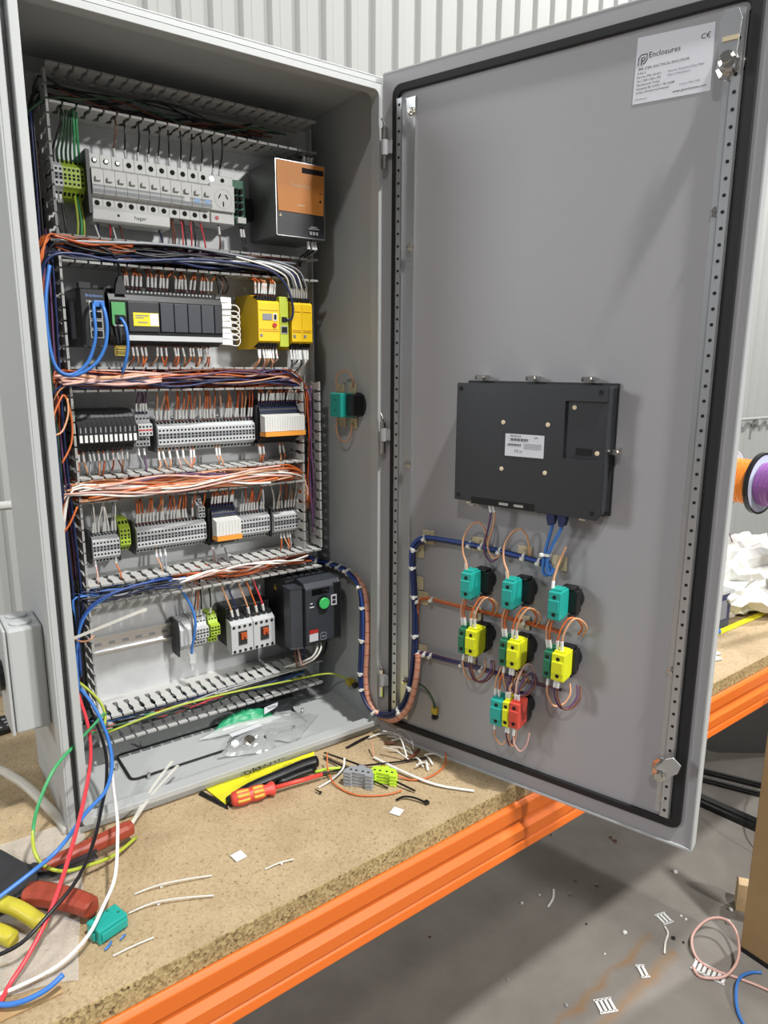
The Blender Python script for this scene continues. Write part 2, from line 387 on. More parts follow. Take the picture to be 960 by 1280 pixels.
# rating label, top free corner
LB = [(.426, 1.072), (.525, 1.070), (.524, 1.149), (.4275, 1.153)]
m = MB(); m.prism(LB, 1, -.0006, 0); lab = dpart('rating_label', m, 'label_white', label='white printed rating label')
def ltext(body, size, x, z, mt='ink', al='LEFT', sq=1): text('print', body, size, lab, (x, -.0009, z), mt, al, squash=sq)
ltext('Enclosures', .0098, .4435, 1.1255, 'ink', sq=.95); ltext('C\u20ac', .0088, .508, 1.1325)
m = MB(); m.tube([(.4305, -.0009, 1.1185), (.4305, -.0009, 1.1275), (.4335, -.0009, 1.131), (.4415, -.0009, 1.131), (.4415, -.0009, 1.124), (.439, -.0009, 1.1205), (.4365, -.0009, 1.1198)], .0006, 4, 0, 1)
m.tube([(.4345, -.0009, 1.1185), (.4345, -.0009, 1.1275), (.438, -.0009, 1.1275), (.4388, -.0009, 1.1258), (.438, -.0009, 1.1235), (.4345, -.0009, 1.1232)], .0006, 4, 0, 1)
part('logo', m, 'ink', lab)
ltext('IP66 STEEL ELECTRICAL ENCLOSURE', .0040, .431, 1.1125)
for i, (a_, b_) in enumerate((('IP Ref. 6', ''), ('Part No. IPSE 120 60 2', 'Material: Galvanised Sheet Metal'), ('Size: 1200 x 600 x 250', 'Date of Manufacture'), ('Manufactured: Turkey', ''), ('Standards: IEC 61439-1 / IEC 62208', ''), ('Surface: Powdercoat Protected', 'Colour: RAL 7035'))):
    z = 1.1075-.0047*i; ltext(a_, .0034, .430, z, 'ink'); ltext(b_, .0034, .470 if i < 3 else .486, z, 'ink_grey')
ltext('www.ipenclosures.com', .0044, .478, 1.0765); ltext('IP Enclosures', .003, .429, 1.076, 'ink_grey')

# ================================================================ slotted wiring ducts
TIP = .164; DP = PL-TIP       # duct depth
def finger_mesh():
    m = MB(); h = DP; b0 = .024
    P = [(-.0100, b0), (-.0058, b0+.0005), (-.0058, b0+.013), (-.0082, b0+.019), (-.0082, b0+.027), (-.0062, b0+.033), (-.0062, h-.014), (-.0085, h-.009), (-.0085, h)]
    P = [(x, -y) for x, y in P]; P = P+[(-x, y) for x, y in P[::-1]]
    m.prism(P, 2, -.0008, .0008)
    m.prism([(-.0085, -h+.004), (.0085, -h+.004), (.0085, -h), (-.0085, -h)], 2, -.0016, .0016)
    me = m.mesh('finger', 'duct_grey'); return me
FING = finger_mesh()
def duct(label, x0, x1, z0, z1, vert=False):
    if vert:
        o = thing('wiring_duct', label, 'wiring duct', ((x0+x1)/2, PL, z0), group='slotted wiring ducts')
        m = MB(); m.box(x0, x1, PL-.0016, PL, z0, z1)
        for x in (x0, x1): m.box(x-.0008, x+.0008, PL-.024, PL, z0, z1)
        part('channel', m, 'duct_grey', o)
        n = int((z1-z0)/.02)
        for x in (x0, x1):
            for i in range(n): put('finger', FING, o, (x, PL, z0+.01+.02*i), (0, math.pi/2, 0))
    else:
        o = thing('wiring_duct', label, 'wiring duct', ((x0+x1)/2, PL, z0), group='slotted wiring ducts')
        m = MB(); m.box(x0, x1, PL-.0016, PL, z0, z1)
        for z in (z0, z1): m.box(x0, x1, PL-.024, PL, z-.0008, z+.0008)
        part('channel', m, 'duct_grey', o)
        n = int((x1-x0)/.02+.01)
        for z in (z0, z1):
            for i in range(n): put('finger', FING, o, (x0+.01+.02*i, PL, z))
    return o
duct('slotted wiring duct along the top, above the circuit breakers', .091, .551, 1.107, 1.160)
duct('slotted wiring duct under the circuit breakers, above the black controller', .091, .551, .881, .919)
duct('slotted wiring duct under the black controller and yellow safety modules', .091, .511, .680, .717)
duct('slotted wiring duct under the row of black relays', .091, .511, .496, .536)
duct('slotted wiring duct above the two contactors', .091, .551, .313, .349)
duct('slotted wiring duct lowest of all, above the cabinet floor', .091, .551, .053, .102)
duct('tall slotted wiring duct down the left side of the mounting plate', .050, .0895, .05, 1.16, True)
duct('short vertical slotted wiring duct at the right of the terminal rows', .5115, .5495, .352, .702, True)

# ---------------------------------------------------------------- mounting rails
def rail(label, x0, x1, z):
    o = thing('din_rail', label, 'mounting rail', ((x0+x1)/2, PL, z), group='mounting rails')
    m = MB(); m.box(x0, x1, PL-.001, PL, z-.0125, z+.0125)
    for s in (-1, 1): m.box(x0, x1, PL-.0075, PL, z+s*.0125-.0005, z+s*.0125+.0005); m.box(x0, x1, PL-.0085, PL-.0075, z+min(s*.0125, s*.0175), z+max(s*.0125, s*.0175))
    x = x0+.015
    while x < x1-.01: m.box(x, x+.012, PL-.0013, PL-.001, z-.003, z+.003, 1); x += .025
    part('rail', m, ['zinc', 'pvc_grey'], o)
RZ = (1.010, .797, .612, .408, .212)
for z, l in zip(RZ, ('circuit breakers', 'black controller and yellow modules', 'black relays', 'second terminal row', 'contactors')):
    rail('steel mounting rail behind the '+l, .095, .445 if z < .3 else .50, z)

# ================================================================ devices on the rails
def dbox(lst, m=None):
    m = m or MB()
    for b in lst: m.box(*b)
    return m
# ---- terminal blocks -------------------------------------------------------
def tb_mesh(name, w, body, hole='hole_dark', tall=.030, dep=.047, tiers=2):
    m = MB(); h = tall; d = dep; g = w*.96/2
    P = [(0, -h), (-.022, -h), (-.030, -h*.93), (-d*.86, -h*.62), (-d, -h*.50), (-d, h*.50), (-d*.86, h*.62), (-.030, h*.93), (-.022, h), (0, h)]
    m.prism(P, 0, -g, g)
    e = .0003
    for z in (-h*.34, h*.34): m.box(-w*.26, w*.26, -d-e, -d+e, z-w*.28, z+w*.28, 1)
    m.box(-w*.5, w*.5, -d-e*.6, -d+e, -h*.17, h*.17, 2)
    for z in (-h*.085, h*.085): m.box(-w*.3, w*.3, -d-e, -d+e, z-h*.06, z+h*.06, 1)
    for s in (-1, 1):    # wire funnels on the slanted shoulders
        y0, z0, y1, z1 = -d*.86, s*h*.62, -.030, s*h*.93
        a, b = .25, .75; nx = Vector((0, z1-z0, -(y1-y0)))*s; nx = nx.normalized()*e*2
        if nx.y > 0: nx = -nx
        V = [(x, y0+(y1-y0)*t_+nx.y, z0+(z1-z0)*t_+nx.z) for x in (-w*.3, w*.3) for t_ in (a, b)]
        m.add(V, [(0, 1, 3, 2)], 1)
    return m.mesh(name, [body, hole, 'pvc_grey' if body == 'terminal_grey' else body])
TB = {k: tb_mesh('terminal_block', .0062, b) for k, b in (('g', 'terminal_grey'), ('y', 'terminal_green'), ('w', 'plastic_white'))}
def terminals(label, x0, pat, z, pitch, name='terminal_strip', ends=True):
    n = len(pat); o = thing(name, label, 'terminal strip', (x0+n*pitch/2, PL, z))
    for i, c in enumerate(pat):
        q = put('terminal_block', TB[c], o, (x0+pitch*(i+.5), PL-.0085, z)); q.scale = (pitch/.0062, 1, 1)
    if ends:
        m = MB(); m.box(x0-.0035, x0, PL-.044, PL-.003, z-.029, z+.029); part('end_plate', m, 'plastic_char', o)
        m = MB(); m.box(x0+n*pitch, x0+n*pitch+.0035, PL-.044, PL-.003, z-.029, z+.029); part('end_plate', m, 'plastic_char', o)
    m = MB(); m.box(x0, x0+n*pitch, PL-.0492, PL-.0482, z+.0118, z+.0150); part('marker_strip', m, 'marker_white', o)
    return o
def levels(label, x0, n, z, pitch, c, strip=None):
    # two storey terminals: upper and lower deck
    o = thing('terminal_strip', label, 'terminal strip', (x0+n*pitch/2, PL, z))
    mm = MB(); h = .030; w_ = pitch; g = w_*.47
    mm.prism([(0, -h), (-.030, -h), (-.030, -.012), (-.050, -.010), (-.050, .010), (-.038, .012), (-.030, .026), (-.022, h), (0, h)], 0, -g, g)
    for yy, zs in ((-.030, (-.026, -.018)), (-.050, (-.006, .006)),):
        for zz in zs: mm.box(-w_*.26, w_*.26, yy-.0003, yy+.0003, zz-w_*.28, zz+w_*.28, 1)
    mm.box(-w_*.4, w_*.4, -.0503, -.0497, -.0015, .0015, 2)
    mm.box(-w_*.26, w_*.26, -.0348, -.0338, .0165, .0205, 1)
    me = mm.mesh('terminal_block', [c, 'hole_dark', 'tip_red' if strip else 'hole_dark'])
    for i in range(n): put('terminal_block', me, o, (x0+pitch*(i+.5), PL-.0085, z))
    m = MB(); m.box(x0-.004, x0, PL-.036, PL-.003, z-.03, z+.028); part('end_plate', m, 'plastic_lightgrey', o)
    return o
# ---- slim relays ------------------------------------------------------------
def relay_mesh(name, w, kind):
    m = MB(); g = w*.47; d = .078
    if kind == 'black':
        P = [(0, -.036), (-.040, -.036), (-.052, -.030), (-.060, -.022), (-d, -.016), (-d, .010), (-.070, .016), (-.060, .024), (-.052, .034), (-.036, .036), (0, .036)]
        m.prism(P, 0, -g, g); e = .0004
        m.box(-w*.30, w*.30, -d-e, -d+.002, -.0155, -.0035, 1)
        m.box(-w*.12, w*.12, -d-e, -d+.002, .000, .009, 2)
        for z in (.0135, .0205, .029): m.box(-w*.3, w*.3, -.066 if z < .02 else (-.060 if z < .025 else -.0525), -.05, z-.002, z+.002, 3)
        for z in (-.026, -.019): m.box(-w*.3, w*.3, -.062-(.004 if z > -.022 else -.004), -.05, z-.002, z+.002, 3)
        return m.mesh(name, ['relay_black', 'marker_white', 'wire_grey', 'hole_dark'])
    P = [(0, -.042), (-.036, -.042), (-.046, -.036), (-.058, -.030), (-.058, .018), (-.056, .024), (-.044, .038), (-.030, .042), (0, .042)]
    m.prism(P, 0, -g, g); e = .0004
    m.prism([(-.056, -.018), (-d, -.016), (-d, .012), (-.056, .016)], 0, -g, g, 1)
    m.prism([(-.055, -.026), (-d-.003, -.025), (-d-.003, -.0165), (-.055, -.018)], 0, -w*.5, w*.5, 2)
    for y_, z in ((-.0575, .021), (-.053, .028), (-.048, .035)): m.box(-w*.28, w*.28, y_-.0012, y_+.004, z-.0018, z+.0018, 4)
    return m.mesh(name, ['relay_black', 'plastic_white', 'relay_orange', 'hole_dark', 'wire_navy'])
RB = relay_mesh('relay', .0079, 'black'); RW = relay_mesh('relay', .0065, 'white')
def relays(label, x0, n, pitch, z, me, w0):
    o = thing('relay_bank', label, 'relays', (x0+n*pitch/2, PL, z))
    for i in range(n): q = put('relay', me, o, (x0+pitch*(i+.5), PL-.0085, z)); q.scale = (pitch/w0, 1, 1)
    m = MB(); m.box(x0-.004, x0, PL-.058, PL-.003, z-.034, z+.034); part('end_plate', m, 'relay_black', o)
    return o

# ---- row 1 ------------------------------------------------------------------
terminals('green and grey earth terminal strip left of the circuit breakers', .097, 'ggyyyyy', 1.010, .0064)
mcb = thing('circuit_breaker_bank', 'row of white circuit breakers with small grey toggles, each pole numbered along one rail', 'circuit breakers', (.247, PL, 1.0))
def pole_mesh(two):
    m = MB(); g = .0087
    P = [(0, -.040), (-.040, -.041), (-.052, -.040), (-.052, -.022), (-.066, -.020), (-.066, .016), (-.052, .022), (-.052, .041), (-.040, .041), (0, .041)]
    m.prism(P, 0, -g, g); e = .0005
    for z in (-.0315, .0315):
        m.lathe([(.0042, 0), (.0042, .0006)], (0, -.052+.0001, z), (0, -1, 0), 10, 1)
        if not two and z > 0: m.lathe([(.0026, 0), (.0026, .0009)], (.0006, -.052, z+.0006), (0, -1, 0), 8, 4)
    m.box(-g, g, -.0664, -.066, -.019, -.007, 2)          # dark toggle track
    m.box(-g, g, -.0662, -.0658, -.0065, .006, 0)
    m.box(-.004, .004, -.0715, -.066, -.0015, .0045, 0)    # toggle
    m.box(-g, g, -.0668, -.0662, -.0135, -.0095, 3)
    return m.mesh('pole', ['plastic_white', 'hole_dark', 'pvc_grey', 'plastic_lightgrey', 'zinc'])
PM = pole_mesh(False), pole_mesh(True)
for i in range(11):
    q = put('pole', PM[1 if i > 2 else 0], mcb, (.148+.018*(i+.5), PL-.0075, 1.008))
    if i >= 8:
        m = MB(); m.box(.148+.018*i+.004, .148+.018*i+.014, PL-.0745, PL-.0735, .994, 1.001); part('test_button', m, 'blue_handle' if i != 8 else 'plastic_white', mcb)
m = MB(); m.prism([(PL-.062, .972), (PL-.0645, .966), (PL-.0645, .951), (PL-.06, .948), (PL-.02, .948), (PL-.02, .972)], 0, .148, .148+7*.0178); cov = part('terminal_cover', m, 'plastic_white', mcb, bevel=.0006)
m = MB(); m.box(.142, .1478, PL-.07, PL-.004, .958, 1.052); part('end_plate', m, 'plastic_char', mcb)
text('print', 'hager', .0085, mcb, (.213, PL-.0648, .9565), 'ink', squash=1.1)
m = MB(); m.lathe([(.0022, 0), (.0022, .0004)], (.188, PL-.0645, .9595), (0, -1, 0), 10); part('logo', m, 'ink', mcb)
gpo = thing('socket_outlet', 'white rail mounted power socket with three slanted pin slots', 'socket', (.368, PL, 1.005))
m = MB(); m.box(.3435, .3935, PL-.055, PL-.005, .967, 1.048); m.box(.3465, .3925, PL-.063, PL-.055, .988, 1.032); m.box(.348, .392, PL-.060, PL-.055, .968, .985)
part('body', m, 'plastic_white', gpo, bevel=.0012)
m = MB(); ring(m, [(.371+.0165*math.cos(a), 1.0085+.0165*math.sin(a)) for a in [k*math.pi/12 for k in range(24)]], [(.371+.0157*math.cos(a), 1.0085+.0157*math.sin(a)) for a in [k*math.pi/12 for k in range(24)]], PL-.0634, PL-.063); part('face_ring', m, 'terminal_grey', gpo)
for cx, cz, a in ((.3645, 1.0125, -28), (.3775, 1.0125, 28), (.371, 1.000, 0)):
    a = math.radians(a); c, s_ = math.cos(a), math.sin(a)
    m = MB(); m.prism([(cx+x*c-y*s_, cz+x*s_+y*c) for x, y in ((-.001, -.0042), (.001, -.0042), (.001, .0042), (-.001, .0042))], 1, PL-.0636, PL-.0625); part('pin_slot', m, 'hole_dark', gpo)
m = MB(); m.lathe([(.0034, 0), (.0034, .001)], (.359, PL-.060, .9765), (0, -1, 0), 10); part('indicator', m, 'tip_red', gpo)
m = MB(); m.lathe([(.0042, 0), (.0042, .001)], (.354, PL-.055, 1.0405), (0, -1, 0), 10, 0); m.lathe([(.0035, 0), (.0035, .001)], (.374, PL-.055, 1.0405), (0, -1, 0), 10, 1); part('terminal_screw', m, ['zinc', 'hole_dark'], gpo)
pcb = thing('interface_module', 'narrow green circuit board module beside the socket', 'module', (.412, PL, 1.01))
m = MB(); m.box(.399, .423, PL-.040, PL-.037, .974, 1.049); part('board', m, 'pcb_green', pcb)
m = MB(); m.box(.401, .421, PL-.037, PL-.004, .985, 1.037); part('carrier', m, 'pcb_green', pcb)
for i in range(8): m = MB(); m.box(.403+.008*(i % 2), .408+.008*(i % 2), PL-.047, PL-.040, .990+.012*(i//2), .9975+.012*(i//2)); part('component', m, 'hole_dark', pcb)
m = MB(); m.box(.404, .420, PL-.049, PL-.040, .975, .985); part('connector', m, 'plastic_white', pcb)
m = MB(); m.box(.424, .441, PL-.032, PL-.004, .985, 1.022); hb = part('header_block', m, 'plastic_black', pcb)
psu = thing('power_supply', 'metal power supply with orange and black front panel at upper right', 'power supply', (.50, PL, 1.01))
YF = .137
m = MB(); m.box(.448, .549, YF+.001, PL-.006, .950, 1.078); part('case', m, 'psu_steel', psu, bevel=.001)
m = MB(); m.box(.4485, .5485, YF-.001, YF+.001, .9505, 1.0775); part('front', m, 'plastic_char', psu)
m = MB(); m.prism([(.4505, 1.0765), (.548, 1.0765), (.5455, .9925), (.4535, .9925)], 1, YF-.0026, YF-.001); part('front_panel', m, 'orange_panel', psu, label='orange front panel')
m = MB()
for a in ((.4485, .4495, .9505, 1.0775), (.4485, .5485, .9505, .9515), (.4485, .5485, 1.0767, 1.0775), (.5478, .5485, .9505, 1.0775)): m.box(a[0], a[1], YF-.003, YF-.001, a[2], a[3])
part('front_edge', m, 'zinc', psu)
m = MB(); m.box(.502, .546, YF-.003, YF-.0024, 1.0605, 1.0695); 
part('output_terminals', m, 'hole_dark', psu)
for k in range(3): m = MB(); m.box(.5165+.0065*k, .5205+.0065*k, YF-.003, YF-.0012, .9575, .963); part('input_terminal', m, 'plastic_lightgrey', psu)
m = MB()
for z, r in ((1.030, .0014), (1.0165, .0022)): m.lathe([(r, 0), (r, .0005)], (.5395, YF-.0026, z), (0, -1, 0), 10)
part('adjuster', m, 'hole_dark', psu)
text('print', 'Weidm\u00fcller', .0078, psu, (.4785, YF-.0029, 1.036), 'ink_pale'); m = MB(); m.box(.492, .507, YF-.0029, YF-.0026, 1.0045, 1.0062); part('print', m, 'ink_pale', psu)
m = MB(); m.prism([(.4545, .983), (.4605, .983), (.4575, .989)], 1, YF-.0022, YF-.001); part('warning_mark', m, 'ink_pale', psu)
m = MB(); m.box(.515, .537, YF-.0013, YF-.001, .9675, .969); part('print', m, 'marker_white', psu); m = MB(); m.box(.519, .533, YF-.0013, YF-.001, .9705, .972); part('print', m, 'marker_white', psu)

# ---- row 2 ------------------------------------------------------------------
sw = thing('network_switch', 'black network switch with stacked cable ports on the second row', 'network switch', (.127, PL, .795))
m = MB(); m.prism([(.107, PL-.008), (.149, PL-.008), (.149, .152), (.112, .152), (.107, .160)], 2, .751, .840); part('case', m, 'plastic_black', sw, bevel=.001)
m = MB(); m.box(.1062, .1072, .175, .205, .763, .822); part('side_label', m, 'ink_grey', sw)
text('print', 'Brainboxes', .0066, sw, (.1195, .1517, .8275), 'ink_blue', squash=.9); text('print', '5 Port', .0042, sw, (.1205, .1517, .8195), 'marker_white')
for i in range(4):
    z = .764+.0145*i
    m = MB(); m.box(.1235, .1435, .1505, .1522, z, z+.0135, 0); m.box(.125, .142, .1502, .1515, z+.0015, z+.0115, 1); part('port', m, ['zinc', 'hole_dark'], sw)
m = MB(); m.box(.113, .130, .160, .175, .840, .850); part('power_plug', m, 'plastic_black', sw)
plc = thing('programmable_controller', 'wide black programmable controller with yellow label in the second row', 'controller', (.255, PL, .795))
m = MB(); m.prism([(PL-.004, .755), (.185, .755), (.172, .762), (.164, .770), (.162, .826), (.168, .836), (.190, .838), (.190, .846), (PL-.004, .846)], 0, .157, .351); part('case', m, 'plastic_black', plc, bevel=.0008)
m = MB(); m.box(.186, .3505, .1605, .168, .762, .7705); part('lower_strip', m, 'terminal_grey', plc)
for i in range(4):
    a = .240+.024*i; m = MB(); m.box(a, a+.0228, .1592, .164, .777, .824); part('front_cover', m, 'plastic_slate', plc, bevel=.0008)
m = MB(); m.box(.336, .3495, .1592, .164, .777, .824); part('front_cover', m, 'plastic_char', plc, bevel=.0008)
m = MB(); m.box(.186, .238, .1588, .164, .776, .825); fc = part('front_cover', m, 'plastic_char', plc, bevel=.0015)
m = MB(); m.box(.194, .236, .1582, .159, .7855, .807); part('print_label', m, 'label_yellow', plc, label='yellow printed label')
m = MB(); m.box(.2215, .2355, .1580, .1585, .7865, .806); part('print_label', m, 'label_white', plc)
for x0_, x1_, z_ in ((.197, .219, .8015), (.197, .211, .798), (.201, .217, .7905)): m = MB(); m.box(x0_, x1_, .1580, .1582, z_, z_+.0016); part('print', m, 'ink_grey', plc)
m = MB(); m.box(.160, .1815, .1575, .164, .800, .822); m.box(.160, .164, .1575, .164, .786, .800); part('port_panel', m, 'port_green', plc)
m = MB(); m.box(.164, .180, .1570, .163, .788, .802, 0); m.box(.162, .181, .1570, .163, .784, .7865, 1); part('port', m, ['hole_dark', 'zinc'], plc)
m = MB(); m.prism([(.163, .786), (.176, .786), (.172, .757), (.166, .757)], 1, .158, .165); part('flap', m, 'plastic_char', plc)
for i in range(24): m = MB(); m.lathe([(.0018, 0), (.0018, .0006)], (.190+.0066*i, .1898, .8425), (0, -1, 0), 8); part('terminal_screw', m, 'marker_white', plc)
for i in range(28): m = MB(); m.box(.186+.0058*i, .189+.0058*i, .170, .1705, .8290, .8345); part('terminal_slot', m, 'hole_dark', plc)
m = MB(); m.box(.165, .189, .176, .178, .737, .7535); part('tag', m, 'label_amber', plc, label='amber printed tag under the controller')
for x0_, x1_, z_ in ((.167, .187, .7465), (.167, .186, .7425), (.167, .1875, .7395)): m = MB(); m.box(x0_, x1_, .1757, .176, z_, z_+.0014); part('print', m, 'ink', plc)
def safety(label, x0, x1, yf, halves, lcd):
    o = thing('safety_module', label, 'safety relay', ((x0+x1)/2, PL, .80))
    wd = (x1-x0)/halves
    for h in range(halves):
        a, b = x0+wd*h+.0002, x0+wd*(h+1)-.0002
        m = MB(); m.prism([(PL-.006, .752), (.180, .752), (yf+.012, .760), (yf, .766), (yf, .834), (yf+.012, .840), (.180, .848), (PL-.006, .848)], 0, a, b); part('case', m, 'safety_yellow', o, bevel=.0006)
        for z0, z1, y0 in ((.8355, .8455, yf+.010), (.7545, .7640, yf+.010)):
            n = int(wd/.0054)
            for i in range(n): m = MB(); m.box(a+.0012+(wd-.002)/n*i, a+.0012+(wd-.002)/n*(i+.72), y0-.004, y0+.02, z0, z1); part('terminal', m, 'hole_dark', o)
        
        for gz in (.8205, .7835, .7865): m = MB(); m.box(a+.002, b-.002, yf-.0008, yf, gz, gz+.0007); part('groove', m, 'driver_yellow', o)
        m = MB(); m.box(a+.003, a+.008, yf-.0008, yf, .7735, .7785); part('code_mark', m, 'ink_grey', o)
    if lcd:
        m = MB(); m.box(x0+.009, x0+.0275, yf-.001, yf, .8035, .8145); part('display', m, 'lcd', o)
        m = MB(); m.box(x0+.030, x0+.038, yf-.001, yf, .8025, .8155, 0); m.box(x0+.0315, x0+.0365, yf-.0014, yf, .8045, .8135, 1); part('card_slot', m, ['marker_white', 'hole_dark'], o)
        m = MB(); m.lathe([(.0042, 0), (.0042, .002)], (x0+.0325, yf, .7945), (0, -1, 0), 12); part('knob', m, 'tip_red', o)
    return o
safety('yellow safety relay with a small display next to the controller', .4125, .4555, .145, 1, True)
mid = thing('network_module', 'lime narrow network module between the yellow safety modules', 'module', (.466, PL, .80))
m = MB(); m.box(.4575, .4755, .148, PL-.006, .756, .846); part('case', m, 'lime', mid, bevel=.0008)
for z in (.805, .787): m = MB(); m.box(.4595, .4735, .1472, .1485, z-.007, z+.007, 0); m.box(.461, .472, .1468, .148, z-.005, z+.005, 1); part('port', m, ['zinc' if z < .8 else 'lime', 'hole_dark'], mid)
safety('pair of narrow yellow safety modules at the right end of the second row', .4815, .5255, .147, 2, False)

# ---- row 3 ------------------------------------------------------------------
relays('bank of twelve slim black relays with white labels in the third row', .094, 12, .0079, .612, RB, .0079)
levels('short grey terminal strip with red marker beside the black relays', .199, 4, .610, .0062, 'terminal_grey', 1)
N3 = 28; P3 = .187/N3
terminals('longest grey terminal strip in the middle of the third row', .234, 'g'*N3, .597, P3)
relays('bank of sixteen white fronted relays with orange ejector bar in the third row', .4275, 16, .00536, .614, RW, .0065)

# ---- row 4 ------------------------------------------------------------------
terminals('grey terminal strip of eight blocks at the left of the fourth row', .109, 'g'*8, .408, .0057)
terminals('short green terminal strip in the fourth row', .156, 'yyy', .424, .0060, ends=False)
N4 = 21; P4 = .1295/N4
terminals('long grey terminal strip in the fourth row, left of the relays', .185, 'g'*N4, .415, P4)
levels('small dark grey terminal group behind the long strip in the fourth row', .300, 2, .452, .0062, 'terminal_grey')
relays('bank of eight white fronted relays with orange ejector bar in the fourth row', .3225, 8, .0062, .424, RW, .0065)
terminals('grey terminal strip right of the white relays in the fourth row', .384, 'g'*10, .413, .0063)
terminals('grey terminal strip at the right end of the fourth row', .457, 'g'*9, .410, .0066)

# ---- row 5 ------------------------------------------------------------------
cp = thing('cable_coupler', 'grey rail mounted network coupler holding a blue patch lead', 'coupler', (.268, PL, .20))
m = MB(); m.prism([(PL-.004, .176), (PL-.030, .176), (PL-.046, .190), (PL-.046, .222), (PL-.036, .238), (PL-.004, .240)], 0, .256, .279); part('body', m, 'plastic_lightgrey', cp, bevel=.0015)
m = MB(); m.box(.2525, .256, PL-.040, PL-.004, .168, .240); part('end_plate', m, 'plastic_char', cp)
m = MB(); m.box(.266, .278, PL-.066, PL-.050, .160, .178); m.box(.269, .275, PL-.062, PL-.054, .145, .160); part('plug', m, 'bag_clear', cp, label='clear connector plug')
levels('small grey double deck terminal group beside the network coupler', .284, 4, .214, .0062, 'terminal_grey')
levels('small lime double deck terminal group beside the contactors', .3135, 3, .214, .0062, 'terminal_green')
for i in range(2):
    x0 = .3475+.0475*i
    o = thing('contactor', ('white fronted contactor on the left of the pair, with orange actuator', 'white fronted contactor on the right of the pair, next to the dark drive')[i], 'contactor', (x0+.0235, PL, .20), group='contactors')
    m = MB(); m.box(x0, x0+.0465, .195, PL-.006, .170, .252); part('base', m, 'plastic_black', o, bevel=.001)
    m = MB(); m.prism([(.195, .166), (.172, .162), (.172, .222), (.182, .228), (.195, .230)], 0, x0, x0+.0465); fr = part('front', m, 'plastic_lightgrey', o, bevel=.0008)
    m = MB(); m.box(x0+.015, x0+.033, .1705, .172, .179, .207); part('window', m, 'plastic_char', o)
    m = MB(); m.prism([(x0+.019, .191), (x0+.024, .191), (x0+.024, .196), (x0+.027, .196), (x0+.027, .191), (x0+.031, .191), (x0+.031, .204), (x0+.019, .204)], 1, .166, .171); part('actuator', m, 'wire_copper_orange', o)
    for k in range(4):
        for z in (.1665, .2165): m = MB(); m.lathe([(.0030, 0), (.0030, .001)], (x0+.006+.0115*k, .1722, z), (0, -1, 0), 10); part('terminal_opening', m, 'hole_dark', o)
        m = MB(); m.box(x0+.002+.0115*k, x0+.0095+.0115*k, .181, .2, .229, .236); part('terminal_shroud', m, 'plastic_char', o)
vfd = thing('motor_drive', 'dark grey motor drive with round green button, at the lower right', 'motor drive', (.505, PL, .23))
VF = .108
m = MB(); m.box(.456, .560, .150, PL-.003, .150, .300); part('heat_sink', m, 'plastic_black', vfd, bevel=.002)
m = MB(); m.prism([(.452, .150), (.452, .122), (.476, .114), (.476, .150)], 2, .166, .292); part('side_cover', m, 'plastic_slate', vfd, bevel=.002)
m = MB(); m.prism([(.150, .168), (VF+.004, .170), (VF, .176), (VF, .288), (VF+.010, .298), (.150, .302)], 0, .478, .560); fp = part('front_cover', m, 'plastic_slate', vfd, bevel=.002)
m = MB(); m.box(.5435, .5605, VF-.0008, .150, .176, .292); part('side_strip', m, 'plastic_black', vfd, bevel=.001)
m = MB(); m.box(.4935, .533, VF-.001, VF, .2745, .2865); part('display', m, 'glass_dark', vfd)
m = MB(); m.lathe([(.0150, 0), (.0150, .0012), (.0118, .0015), (.0118, .006), (.0105, .0075)], (.5185, VF, .2555), (0, -1, 0), 24); bt = part('button_ring', m, 'plastic_black', vfd)
m = MB(); m.lathe([(.0118, 0), (.0118, .004), (.0105, .0054)], (.5185, VF-.0025, .2555), (0, -1, 0), 24); part('green_button', m, 'button_green', vfd, smooth=False, label='round green push button')
m = MB(); m.box(.537, .550, VF-.0015, VF-.0005, .246, .268); part('sticker', m, 'label_white', vfd)
m = MB(); m.box(.5395, .5475, VF-.0019, VF-.0014, .249, .256); m.box(.5395, .5475, VF-.0019, VF-.0014, .258, .265); part('sticker_mark', m, 'ink', vfd)
m = MB(); m.box(.486, .506, VF-.0012, VF, .178, .203, 0); m.box(.486, .506, VF-.0014, VF, .1945, .203, 1); part('sticker', m, ['label_white', 'tip_red'], vfd)
m = MB(); ring(m, rrect(.511, .526, .1765, .1925, .004), rrect(.5125, .5245, .178, .191, .003), VF-.0008, VF); part('approval_mark', m, 'ink_grey', vfd)
m = MB(); m.box(.5145, .5225, VF-.0008, VF, .1825, .1855); part('print', m, 'ink_grey', vfd)
m = MB(); m.box(.489, .494, VF-.0012, VF, .257, .259); m.box(.4875, .4975, VF-.0012, VF, .2495, .2515); part('print', m, 'label_white', vfd)
m = MB(); m.prism([(.188, .272), (.200, .272), (.194, .283)], 0, .4552, .456); part('warning_mark', m, 'label_amber', vfd)
for k in range(12): m = MB(); m.box(.47+.014*(k % 6), .479+.014*(k % 6), .165+.015*(k//6), .171+.015*(k//6), .2995, .3012); part('vent', m, 'plastic_slate', vfd)
# junction box outside the left wall
jb = thing('isolator_box', 'light grey isolator box fixed outside the left wall of the enclosure', 'isolator', (-.026, .11, .165))
m = MB(); m.box(-.050, -.0005, .066, .152, .166, .334); part('body', m, 'enclosure_paint', jb, bevel=.004)
m = MB(); m.box(-.056, -.0512, .064, .154, .164, .336); part('lid', m, 'enclosure_paint', jb, bevel=.0025)
for y in (.092, .128): m = MB(); m.lathe([(.0155, 0), (.0155, .003), (.013, .004)], (-.027, y, .334), (0, 0, 1), 20); part('knockout_cap', m, 'enclosure_paint', jb)
m = MB(); m.lathe([(.024, 0), (.024, .006), (.020, .008), (.018, .022)], (-.056, .11, .25), (-1, 0, 0), 20); part('rotary_knob', m, 'plastic_black', jb)
